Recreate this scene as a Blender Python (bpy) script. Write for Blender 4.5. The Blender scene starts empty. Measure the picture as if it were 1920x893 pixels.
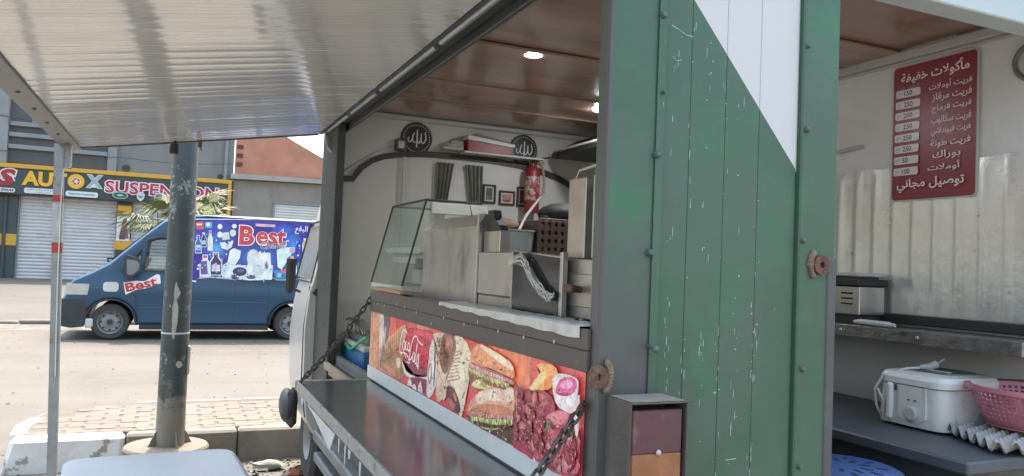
import bpy, math, random, unicodedata
from mathutils import Vector, Matrix
from mathutils.geometry import tessellate_polygon
random.seed(7)
S = bpy.context.scene
COL = S.collection
R = math.radians

# ------------------------------------------------------------------ camera, sky, sun, exposure
EYE = Vector((0, 0, 1.6))
def camera_axes(yaw, pitch, roll):
    f = Vector((math.sin(yaw)*math.cos(pitch), math.cos(yaw)*math.cos(pitch), math.sin(pitch)))
    r = Vector((math.cos(yaw), -math.sin(yaw), 0)); u = r.cross(f)
    return math.cos(roll)*r + math.sin(roll)*u, -math.sin(roll)*r + math.cos(roll)*u, f
_r, _u, _f = camera_axes(R(23.678), R(2.201), R(2.334))
cam = bpy.data.cameras.new('camera'); cam.sensor_width = 36; cam.lens = 1448.4/1920*36
cam.clip_start = .05; cam.clip_end = 1200
cam_o = bpy.data.objects.new('camera', cam); COL.objects.link(cam_o)
cam_o.matrix_world = Matrix(((_r.x, _u.x, -_f.x, EYE.x), (_r.y, _u.y, -_f.y, EYE.y), (_r.z, _u.z, -_f.z, EYE.z), (0, 0, 0, 1)))
S.camera = cam_o

SUN_EL, SUN_AZ = R(70), R(14)
W = bpy.data.worlds.new('World'); S.world = W; W.use_nodes = True
nt = W.node_tree; nt.nodes.clear()
sky = nt.nodes.new('ShaderNodeTexSky'); sky.sky_type = 'NISHITA'; sky.sun_disc = False
sky.sun_elevation = SUN_EL; sky.sun_rotation = SUN_AZ; sky.air_density = 1.6; sky.dust_density = 5; sky.ozone_density = 1
bg = nt.nodes.new('ShaderNodeBackground'); bg.inputs[1].default_value = .15
ow = nt.nodes.new('ShaderNodeOutputWorld')
nt.links.new(sky.outputs[0], bg.inputs[0]); nt.links.new(bg.outputs[0], ow.inputs[0])
sl = bpy.data.lights.new('sun', 'SUN'); sl.energy = 2.0; sl.angle = R(.55); sl.color = (1, .95, .87)
so = bpy.data.objects.new('sun', sl); COL.objects.link(so)
so.rotation_euler = Vector((math.sin(SUN_AZ)*math.cos(SUN_EL), math.cos(SUN_AZ)*math.cos(SUN_EL), math.sin(SUN_EL))).to_track_quat('Z', 'Y').to_euler()
so.location = (3, 8, 14)
S.view_settings.view_transform = 'Standard'; S.view_settings.look = 'None'
S.view_settings.exposure = 1.85; S.view_settings.gamma = 1
S.render.engine = 'CYCLES'
S.cycles.use_denoising = True
S.cycles.max_bounces = 10; S.cycles.diffuse_bounces = 6; S.cycles.transparent_max_bounces = 12
S.cycles.sample_clamp_indirect = 6

# ------------------------------------------------------------------ helpers: colour and materials
def lin(h):
    c = [int(h[i:i+2], 16)/255 for i in (0, 2, 4)]
    return tuple(x/12.92 if x <= .04045 else ((x+.055)/1.055)**2.4 for x in c)
MATS = {}
def mat(name, col, rough=.6, metal=0, var=.15, vs=3, bump=.12, bs=70, dirt=None, spec=.5, stretch=(1, 1, 1), coat=0, rvar=.12, dirt2=None):
    """Principled material: base colour with cloudy variation, optional dirt/wear mask(s), fine bump; world-space coordinates."""
    if name in MATS: return MATS[name]
    if isinstance(col, str): col = lin(col)
    m = bpy.data.materials.new(name); m.use_nodes = True; n = m.node_tree.nodes; l = m.node_tree.links
    b = n['Principled BSDF']
    g = n.new('ShaderNodeNewGeometry'); mp = n.new('ShaderNodeMapping'); mp.inputs['Scale'].default_value = stretch
    l.new(g.outputs['Position'], mp.inputs['Vector'])
    n1 = n.new('ShaderNodeTexNoise'); n1.inputs['Scale'].default_value = vs; n1.inputs['Detail'].default_value = 7; n1.inputs['Roughness'].default_value = .62
    l.new(mp.outputs[0], n1.inputs['Vector'])
    mr = n.new('ShaderNodeMapRange'); mr.inputs[1].default_value = .28; mr.inputs[2].default_value = .72
    l.new(n1.outputs[0], mr.inputs[0])
    mx = n.new('ShaderNodeMix'); mx.data_type = 'RGBA'
    mx.inputs[6].default_value = (*[c*(1-var) for c in col], 1); mx.inputs[7].default_value = (*[min(1, c*(1+var)) for c in col], 1)
    l.new(mr.outputs[0], mx.inputs[0]); out = mx.outputs[2]
    for k, d in enumerate((dirt, dirt2)):
        if not d: continue
        dc, lo, hi, sc = d[:4]; st = d[4] if len(d) > 4 else (1, 1, 1)
        if isinstance(dc, str): dc = lin(dc)
        m2 = n.new('ShaderNodeMapping'); m2.inputs['Scale'].default_value = st; m2.inputs['Location'].default_value = (3.1*k+1, 7.7*k, 1.3)
        l.new(g.outputs['Position'], m2.inputs['Vector'])
        n2 = n.new('ShaderNodeTexNoise'); n2.inputs['Scale'].default_value = sc; n2.inputs['Detail'].default_value = 8; n2.inputs['Roughness'].default_value = .68
        l.new(m2.outputs[0], n2.inputs['Vector'])
        r2 = n.new('ShaderNodeMapRange'); r2.inputs[1].default_value = lo; r2.inputs[2].default_value = hi
        l.new(n2.outputs[0], r2.inputs[0])
        mm = n.new('ShaderNodeMix'); mm.data_type = 'RGBA'; l.new(r2.outputs[0], mm.inputs[0]); l.new(out, mm.inputs[6]); mm.inputs[7].default_value = (*dc, 1)
        out = mm.outputs[2]
    l.new(out, b.inputs['Base Color'])
    rr = n.new('ShaderNodeMapRange'); rr.inputs[3].default_value = max(0, rough-rvar); rr.inputs[4].default_value = min(1, rough+rvar)
    l.new(n1.outputs[0], rr.inputs[0]); l.new(rr.outputs[0], b.inputs['Roughness'])
    b.inputs['Metallic'].default_value = metal; b.inputs['Specular IOR Level'].default_value = spec
    if coat: b.inputs['Coat Weight'].default_value = coat; b.inputs['Coat Roughness'].default_value = .08
    if bump:
        n3 = n.new('ShaderNodeTexNoise'); n3.inputs['Scale'].default_value = bs; n3.inputs['Detail'].default_value = 5
        l.new(mp.outputs[0], n3.inputs['Vector'])
        bp = n.new('ShaderNodeBump'); bp.inputs['Strength'].default_value = bump; bp.inputs['Distance'].default_value = .01
        l.new(n3.outputs[0], bp.inputs['Height']); l.new(bp.outputs[0], b.inputs['Normal'])
    MATS[name] = m
    return m
def glass(name, tint=(.9, .95, .93), refl=.12, rough=.03, haze=0, top=1):
    """thin pane: mostly see-through, reflecting more at grazing angles; haze = greasy film share"""
    if name in MATS: return MATS[name]
    m = bpy.data.materials.new(name); m.use_nodes = True; n = m.node_tree.nodes; l = m.node_tree.links
    n.clear(); o = n.new('ShaderNodeOutputMaterial')
    t = n.new('ShaderNodeBsdfTransparent'); t.inputs[0].default_value = (*tint, 1)
    g = n.new('ShaderNodeBsdfGlossy'); g.inputs['Roughness'].default_value = rough
    fr = n.new('ShaderNodeFresnel'); fr.inputs[0].default_value = 1.5
    mp = n.new('ShaderNodeMapRange'); mp.inputs[3].default_value = refl*.6; mp.inputs[4].default_value = top
    l.new(fr.outputs[0], mp.inputs[0])
    x = n.new('ShaderNodeMixShader'); l.new(mp.outputs[0], x.inputs[0]); l.new(t.outputs[0], x.inputs[1]); l.new(g.outputs[0], x.inputs[2])
    last = x
    if haze:
        d = n.new('ShaderNodeBsdfDiffuse'); d.inputs[0].default_value = (.55, .6, .56, 1)
        y = n.new('ShaderNodeMixShader'); y.inputs[0].default_value = haze
        l.new(x.outputs[0], y.inputs[1]); l.new(d.outputs[0], y.inputs[2]); last = y
    l.new(last.outputs[0], o.inputs[0]); MATS[name] = m
    return m
def glow(name, col, strength):
    if name in MATS: return MATS[name]
    m = bpy.data.materials.new(name); m.use_nodes = True; b = m.node_tree.nodes['Principled BSDF']
    b.inputs['Base Color'].default_value = (.8, .8, .8, 1); b.inputs['Emission Color'].default_value = (*col, 1); b.inputs['Emission Strength'].default_value = strength
    MATS[name] = m
    return m
def print_mat(name, rough=.35, amount=.25, scale=25, coat=0, fine=0, gain=1):
    """flat print: colours come from the printed shapes themselves (face colours), with ink mottling"""
    if name in MATS: return MATS[name]
    m = bpy.data.materials.new(name); m.use_nodes = True; n = m.node_tree.nodes; l = m.node_tree.links; b = n['Principled BSDF']
    a = n.new('ShaderNodeVertexColor'); a.layer_name = 'Col'
    g = n.new('ShaderNodeNewGeometry'); t = n.new('ShaderNodeTexNoise'); t.inputs['Scale'].default_value = scale; t.inputs['Detail'].default_value = 6
    l.new(g.outputs['Position'], t.inputs['Vector'])
    mr = n.new('ShaderNodeMapRange'); mr.inputs[1].default_value = .3; mr.inputs[2].default_value = .7; mr.inputs[3].default_value = gain*(1-amount); mr.inputs[4].default_value = gain*(1+amount)
    l.new(t.outputs[0], mr.inputs[0])
    mx = n.new('ShaderNodeMix'); mx.data_type = 'RGBA'; mx.blend_type = 'MULTIPLY'; mx.inputs[0].default_value = 1
    l.new(a.outputs[0], mx.inputs[6]); l.new(mr.outputs[0], mx.inputs[7]); last = mx.outputs[2]
    if fine:
        t2 = n.new('ShaderNodeTexNoise'); t2.inputs['Scale'].default_value = scale*4.5; t2.inputs['Detail'].default_value = 4; l.new(g.outputs['Position'], t2.inputs['Vector'])
        m2 = n.new('ShaderNodeMapRange'); m2.inputs[1].default_value = .3; m2.inputs[2].default_value = .7; m2.inputs[3].default_value = 1-fine; m2.inputs[4].default_value = 1+fine; l.new(t2.outputs[0], m2.inputs[0])
        x2 = n.new('ShaderNodeMix'); x2.data_type = 'RGBA'; x2.blend_type = 'MULTIPLY'; x2.inputs[0].default_value = 1; l.new(last, x2.inputs[6]); l.new(m2.outputs[0], x2.inputs[7]); last = x2.outputs[2]
    l.new(last, b.inputs['Base Color'])
    b.inputs['Roughness'].default_value = rough
    if coat: b.inputs['Coat Weight'].default_value = coat
    MATS[name] = m
    return m

# ------------------------------------------------------------------ helpers: meshes and objects
ORG = {}
class MB:
    """collects shapes in world coordinates; build() links them as ONE mesh object"""
    def __init__(s): s.v = []; s.f = []; s.fm = []; s.cm = 0
    def add(s, vs, fs):
        o = len(s.v); s.v += [tuple(v) for v in vs]
        for f in fs: s.f.append([i+o for i in f]); s.fm.append(s.cm)
        return s
    def box(s, x0, x1, y0, y1, z0, z1, b=0):
        if x0 > x1: x0, x1 = x1, x0
        if y0 > y1: y0, y1 = y1, y0
        if z0 > z1: z0, z1 = z1, z0
        if not b:
            return s.add([(x, y, z) for x in (x0, x1) for y in (y0, y1) for z in (z0, z1)],
                         [(0, 1, 3, 2), (4, 6, 7, 5), (0, 4, 5, 1), (2, 3, 7, 6), (0, 2, 6, 4), (1, 5, 7, 3)])
        b = min(b, (x1-x0)/2.01, (y1-y0)/2.01, (z1-z0)/2.01)
        V = []; idx = {}
        X = (x0, x1); Y = (y0, y1); Z = (z0, z1)
        for i in (0, 1):
            for j in (0, 1):
                for k in (0, 1):
                    sx, sy, sz = 1-2*i, 1-2*j, 1-2*k
                    for a in range(3):
                        p = [X[i]+sx*b, Y[j]+sy*b, Z[k]+sz*b]; p[a] = (X[i], Y[j], Z[k])[a]
                        idx[i, j, k, a] = len(V); V.append(p)
        F = []
        for a in range(3):
            for e in (0, 1):
                q = []
                for (m, n) in ((0, 0), (1, 0), (1, 1), (0, 1)):
                    c = [0, 0, 0]; c[a] = e; c[(a+1) % 3] = m; c[(a+2) % 3] = n; q.append(idx[c[0], c[1], c[2], a])
                F.append(q if e else q[::-1])
        for a in range(3):
            b1, b2 = (a+1) % 3, (a+2) % 3
            for m in (0, 1):
                for n in (0, 1):
                    def ci(e, ax):
                        c = [0, 0, 0]; c[a] = e; c[b1] = m; c[b2] = n; return idx[c[0], c[1], c[2], ax]
                    q = [ci(0, b1), ci(1, b1), ci(1, b2), ci(0, b2)]
                    F.append(q if (m == n) else q[::-1])
        for i in (0, 1):
            for j in (0, 1):
                for k in (0, 1):
                    q = [idx[i, j, k, a] for a in range(3)]; F.append(q if (i+j+k) % 2 else q[::-1])
        return s.add(V, F)
    def cyl(s, p0, p1, r0, r1=None, n=16, caps=True):
        r1 = r0 if r1 is None else r1
        p0 = Vector(p0); p1 = Vector(p1); d = (p1-p0).normalized()
        a = d.orthogonal().normalized(); b = d.cross(a)
        V = [p+(a*math.cos(t)+b*math.sin(t))*r for p, r in ((p0, r0), (p1, r1)) for t in [2*math.pi*i/n for i in range(n)]]
        F = [(i, (i+1) % n, n+(i+1) % n, n+i) for i in range(n)]
        if caps: F += [tuple(range(n))[::-1], tuple(range(n, 2*n))]
        return s.add(V, F)
    def tube(s, pts, r, n=8, caps=True, closed=False):
        pts = [Vector(p) for p in pts]; m = len(pts); V = []; rr = r if isinstance(r, (list, tuple)) else [r]*m
        prev = None
        for i, p in enumerate(pts):
            if closed: d = pts[(i+1) % m]-pts[i-1]
            else: d = pts[min(i+1, m-1)]-pts[max(i-1, 0)]
            d.normalize()
            a = d.orthogonal().normalized() if prev is None else (prev-d*prev.dot(d)).normalized()
            prev = a; b = d.cross(a)
            V += [p+(a*math.cos(t)+b*math.sin(t))*rr[i] for t in [2*math.pi*k/n for k in range(n)]]
        F = []
        for i in range(m if closed else m-1):
            j = (i+1) % m
            F += [(i*n+k, i*n+(k+1) % n, j*n+(k+1) % n, j*n+k) for k in range(n)]
        if caps and not closed: F += [tuple(range(n))[::-1], tuple(range((m-1)*n, m*n))]
        return s.add(V, F)
    def lathe(s, prof, c=(0, 0, 0), n=24, axis='Z', sx=1, sy=1):
        V = []
        for (r, z) in prof:
            for k in range(n):
                t = 2*math.pi*k/n; x, y = r*math.cos(t)*sx, r*math.sin(t)*sy
                p = {'Z': (x, y, z), 'Y': (x, z, y), 'X': (z, x, y)}[axis]
                V.append((p[0]+c[0], p[1]+c[1], p[2]+c[2]))
        F = [(i*n+k, i*n+(k+1) % n, (i+1)*n+(k+1) % n, (i+1)*n+k) for i in range(len(prof)-1) for k in range(n)]
        return s.add(V, F)
    def prism(s, poly, a, b, plane='XZ', fn=None):
        """polygon (2D) extruded along the third axis from a to b"""
        def P(u, v, w): return {'XZ': (u, w, v), 'YZ': (w, u, v), 'XY': (u, v, w)}[plane]
        n = len(poly); V = [P(u, v, a) for u, v in poly]+[P(u, v, b) for u, v in poly]
        tri = tessellate_polygon([[Vector((u, v, 0)) for u, v in poly]])
        F = [tuple(t) for t in tri]+[tuple(i+n for i in t)[::-1] for t in tri]+[(i, (i+1) % n, n+(i+1) % n, n+i) for i in range(n)]
        return s.add(V, F)
    def grid(s, fn, nu, nv):
        V = [fn(i/nu, j/nv) for j in range(nv+1) for i in range(nu+1)]; w = nu+1
        return s.add(V, [(j*w+i, j*w+i+1, (j+1)*w+i+1, (j+1)*w+i) for j in range(nv) for i in range(nu)])
    def ball(s, c, r, n=12, m=8):
        r = r if isinstance(r, (list, tuple)) else (r, r, r)
        V = [(c[0]+r[0]*math.sin(p)*math.cos(t), c[1]+r[1]*math.sin(p)*math.sin(t), c[2]+r[2]*math.cos(p)) for p in [math.pi*j/m for j in range(m+1)] for t in [2*math.pi*i/n for i in range(n)]]
        return s.add(V, [(j*n+i, (j+1)*n+i, (j+1)*n+(i+1) % n, j*n+(i+1) % n) for j in range(m) for i in range(n)])
    def xf(s, M, start=0):
        for i in range(start, len(s.v)): s.v[i] = tuple(M @ Vector(s.v[i]))
        return s
    def mesh(s, name, off, m, smooth=35):
        me = bpy.data.meshes.new(name); me.from_pydata([(x-off[0], y-off[1], z-off[2]) for x, y, z in s.v], [], s.f)
        for mm in (m if isinstance(m, (list, tuple)) else [m]): me.materials.append(mm)
        if isinstance(m, (list, tuple)): me.polygons.foreach_set('material_index', s.fm)
        import bmesh
        bm = bmesh.new(); bm.from_mesh(me); bmesh.ops.remove_doubles(bm, verts=bm.verts, dist=1e-6); bmesh.ops.recalc_face_normals(bm, faces=bm.faces); bm.to_mesh(me); bm.free()
        if smooth:
            me.polygons.foreach_set('use_smooth', [True]*len(me.polygons)); me.set_sharp_from_angle(angle=R(smooth))
        me.update()
        return me
    def build(s, name, m, parent=None, at=None, smooth=35, label=None, cat=None, group=None, kind=None):
        off = Vector(ORG[parent.name]) if parent else Vector(at or (0, 0, 0))
        o = bpy.data.objects.new(name, s.mesh(name, off, m, smooth)); COL.objects.link(o)
        ORG[o.name] = off
        if parent: o.parent = parent
        else: o.location = off
        return tag(o, label, cat, group, kind)
def tag(o, label=None, cat=None, group=None, kind=None):
    for k, v in (('label', label), ('category', cat), ('group', group), ('kind', kind)):
        if v: o[k] = v
    return o
def thing(name, loc, label, cat, group=None):
    o = bpy.data.objects.new(name, None); COL.objects.link(o); o.location = loc; o.empty_display_size = .1
    ORG[o.name] = Vector(loc)
    return tag(o, label, cat, group)
def inst(src, name, parent, loc, rot=None, scale=None):
    """another piece sharing src's mesh, child of parent, moved by loc"""
    o = src.copy(); COL.objects.link(o); o.name = name; o.parent = parent; o.location = loc
    if rot: o.rotation_euler = rot
    if scale: o.scale = scale
    return o
def box(name, m, parent, *a, b=.003, **k): return MB().box(*a, b=b).build(name, m, parent, **k)

# ------------------------------------------------------------------ helpers: lettering and flat print
FORMS = {}
for cp in range(0xFE70, 0xFF00):
    d = unicodedata.decomposition(chr(cp)).split()
    if len(d) == 2: FORMS.setdefault(d[1], {})[d[0]] = chr(cp)
    if len(d) == 3 and d[1] == '0644': FORMS.setdefault('0644'+d[2], {})[d[0]] = chr(cp)
def arabic(t):
    """joined letter shapes, right to left"""
    words = []
    for w in t.split(' '):
        ks = ['%04X' % ord(c) for c in w]; i = 0; merged = []
        while i < len(ks):
            if i+1 < len(ks) and ks[i] == '0644' and ks[i]+ks[i+1] in FORMS: merged.append(ks[i]+ks[i+1]); i += 2
            else: merged.append(ks[i]); i += 1
        out = []
        for j, k in enumerate(merged):
            F = FORMS.get(k)
            if not F: out.append(chr(int(k[:4], 16))); continue
            prev = j > 0 and '<initial>' in FORMS.get(merged[j-1], {})
            nxt = j < len(merged)-1 and '<initial>' in F and '<final>' in FORMS.get(merged[j+1], {})
            out.append(F.get('<medial>' if prev and nxt else '<final>' if prev else '<initial>' if nxt else '<isolated>', chr(int(k[:4], 16))))
        words.append(''.join(out)[::-1])
    return ' '.join(words[::-1])
def text_mesh(t, size=1, bold=0, shear=0, width=None, height=None, align='LEFT', res=3):
    """triangles of a line of text, fitted to width/height, origin at its lower left"""
    c = bpy.data.curves.new('lettering', 'FONT'); c.body = t; c.size = size; c.offset = bold; c.shear = shear; c.resolution_u = res; c.fill_mode = 'FRONT'
    o = bpy.data.objects.new('lettering', c)
    me = bpy.data.meshes.new_from_object(o)
    V = [v.co.copy() for v in me.vertices]; F = [list(p.vertices) for p in me.polygons]
    bpy.data.meshes.remove(me); bpy.data.objects.remove(o); bpy.data.curves.remove(c)
    if not V: return [], []
    x0 = min(v.x for v in V); x1 = max(v.x for v in V); y0 = min(v.y for v in V); y1 = max(v.y for v in V)
    sx = width/(x1-x0) if width else None; sy = height/(y1-y0) if height else None
    sx = sx or sy or 1; sy = sy or sx
    par = list(range(len(V)))
    def find(i):
        while par[i] != i: par[i] = par[par[i]]; i = par[i]
        return i
    for f in F:
        for i in f[1:]: par[find(i)] = find(f[0])
    ids = {}
    return [((v.x-x0)*sx, (v.y-y0)*sy, (ids.setdefault(find(i), len(ids)) % 4)*.06) for i, v in enumerate(V)], F
def smooth_poly(P, it=2):
    """closed curve through the given points"""
    n = len(P); Q = []; m = 2*it
    for i in range(n):
        p0, p1, p2, p3 = P[i-1], P[i], P[(i+1) % n], P[(i+2) % n]
        for k in range(m):
            t = k/m
            Q.append(tuple(.5*(2*p1[a]+(-p0[a]+p2[a])*t+(2*p0[a]-5*p1[a]+4*p2[a]-p3[a])*t*t+(-p0[a]+3*p1[a]-3*p2[a]+p3[a])*t**3) for a in (0, 1)))
    return [(u, v) for u, v in Q]
class Print:
    """flat printed shapes on a surface: (u,v) -> O + U*u + V*v, each layer a hair above the last"""
    def __init__(s, O, U, V, step=.0004, warp=None):
        s.O = Vector(O); s.U = Vector(U); s.V = Vector(V); s.N = s.U.cross(s.V).normalized(); s.step = step; s.k = 0
        s.vs = []; s.fs = []; s.cs = []; s.warp = warp
    def pt(s, u, v, dk=0):
        p = s.O+s.U*u+s.V*v+s.N*(s.step*(s.k+dk))
        return s.warp(p) if s.warp else p
    def poly(s, pts, col, col2=None, layer=True):
        """col2: colour of the shape's middle (a soft printed gradient)"""
        if layer: s.k += 1
        c = lin(col) if isinstance(col, str) else col; o = len(s.vs)
        s.vs += [s.pt(*p) for p in pts]; n = len(pts)
        if col2:
            c2 = lin(col2) if isinstance(col2, str) else col2
            mu = sum(p[0] for p in pts)/n; mv = sum(p[1] for p in pts)/n; s.vs.append(s.pt(mu, mv))
            for i in range(n): s.fs.append((o+i, o+(i+1) % n, o+n)); s.cs.append((c, c, c2))
        else:
            for t in tessellate_polygon([[Vector((a, b, 0)) for a, b in pts]]): s.fs.append(tuple(o+i for i in t)); s.cs.append((c, c, c))
        return s
    def rect(s, u0, v0, u1, v1, col, r=0, **k):
        if not r: return s.poly([(u0, v0), (u1, v0), (u1, v1), (u0, v1)], col, **k)
        P = []
        for (cx, cy, a) in ((u1-r, v0+r, -90), (u1-r, v1-r, 0), (u0+r, v1-r, 90), (u0+r, v0+r, 180)):
            P += [(cx+r*math.cos(R(a+t)), cy+r*math.sin(R(a+t))) for t in (0, 22.5, 45, 67.5, 90)]
        return s.poly(P, col, **k)
    def ell(s, cu, cv, ru, rv, col, n=20, **k): return s.poly([(cu+ru*math.cos(2*math.pi*i/n), cv+rv*math.sin(2*math.pi*i/n)) for i in range(n)], col, **k)
    def stroke(s, pts, w, col):
        s.k += 1; c = lin(col); q = []
        P = []
        for i in range(len(pts)-1):
            p0 = pts[max(i-1, 0)]; p1 = pts[i]; p2 = pts[i+1]; p3 = pts[min(i+2, len(pts)-1)]
            for j in range(4):
                t = j/4
                P.append(tuple(.5*((2*p1[a])+(-p0[a]+p2[a])*t+(2*p0[a]-5*p1[a]+4*p2[a]-p3[a])*t*t+(-p0[a]+3*p1[a]-3*p2[a]+p3[a])*t**3) for a in (0, 1)))
        P.append(pts[-1]); o = len(s.vs)
        for i, p in enumerate(P):
            a = P[max(i-1, 0)]; b = P[min(i+1, len(P)-1)]; dx, dy = b[0]-a[0], b[1]-a[1]; L = math.hypot(dx, dy) or 1
            wi = w*(.55+.45*abs(dy)/L)
            s.vs += [s.pt(p[0]-dy/L*wi/2, p[1]+dx/L*wi/2, (i % 3)*.2), s.pt(p[0]+dy/L*wi/2, p[1]-dx/L*wi/2, (i % 3)*.2)]
        for i in range(len(P)-1): s.fs.append((o+2*i, o+2*i+1, o+2*i+3, o+2*i+2)); s.cs.append((c,)*4)
        return s
    def text(s, t, u, v, col, width=None, height=None, bold=0, shear=0, rot=0, outline=None, ow=.03, warp=None):
        for cc, bo in ([(outline, bold+ow)] if outline else [])+[(col, bold)]:
            V, F = text_mesh(t, bold=bold, shear=shear, width=width, height=height) if cc is col else text_mesh(t, bold=bo, shear=shear)
            if cc is not col:   # outline: same scale as the letters, grown outwards
                A, _ = text_mesh(t, bold=bold, shear=shear); w0 = max(p[0] for p in A); h0 = max(p[1] for p in A)
                sx = width/w0 if width else None; sy = height/h0 if height else None; sx = sx or sy; sy = sy or sx
                w1 = max(p[0] for p in V); h1 = max(p[1] for p in V)
                V = [((p[0]-(w1-w0)/2)*sx, (p[1]-(h1-h0)/2)*sy, p[2]) for p in V]
            s.k += 1; o = len(s.vs); c = lin(cc); ca, sa = math.cos(rot), math.sin(rot)
            for p in V:
                x, y = warp(p[0], p[1]) if warp else (p[0], p[1])
                s.vs.append(s.pt(u+x*ca-y*sa, v+x*sa+y*ca, p[2]*3))
            for f in F: s.fs.append(tuple(o+i for i in f)); s.cs.append((c,)*len(f))
        return s
    def build(s, name, m, parent=None, **k):
        off = Vector(ORG[parent.name]) if parent else Vector(k.pop('at', (0, 0, 0)))
        me = bpy.data.meshes.new(name); me.from_pydata([tuple(v-off) for v in s.vs], [], s.fs); me.materials.append(m)
        a = me.color_attributes.new('Col', 'FLOAT_COLOR', 'CORNER')
        a.data.foreach_set('color', [x for cs in s.cs for c in cs for x in (*c, 1)])
        me.update(); o = bpy.data.objects.new(name, me); COL.objects.link(o); ORG[o.name] = off
        if parent: o.parent = parent
        else: o.location = off
        return tag(o, k.get('label'), k.get('cat'), k.get('group'), k.get('kind'))
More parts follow.
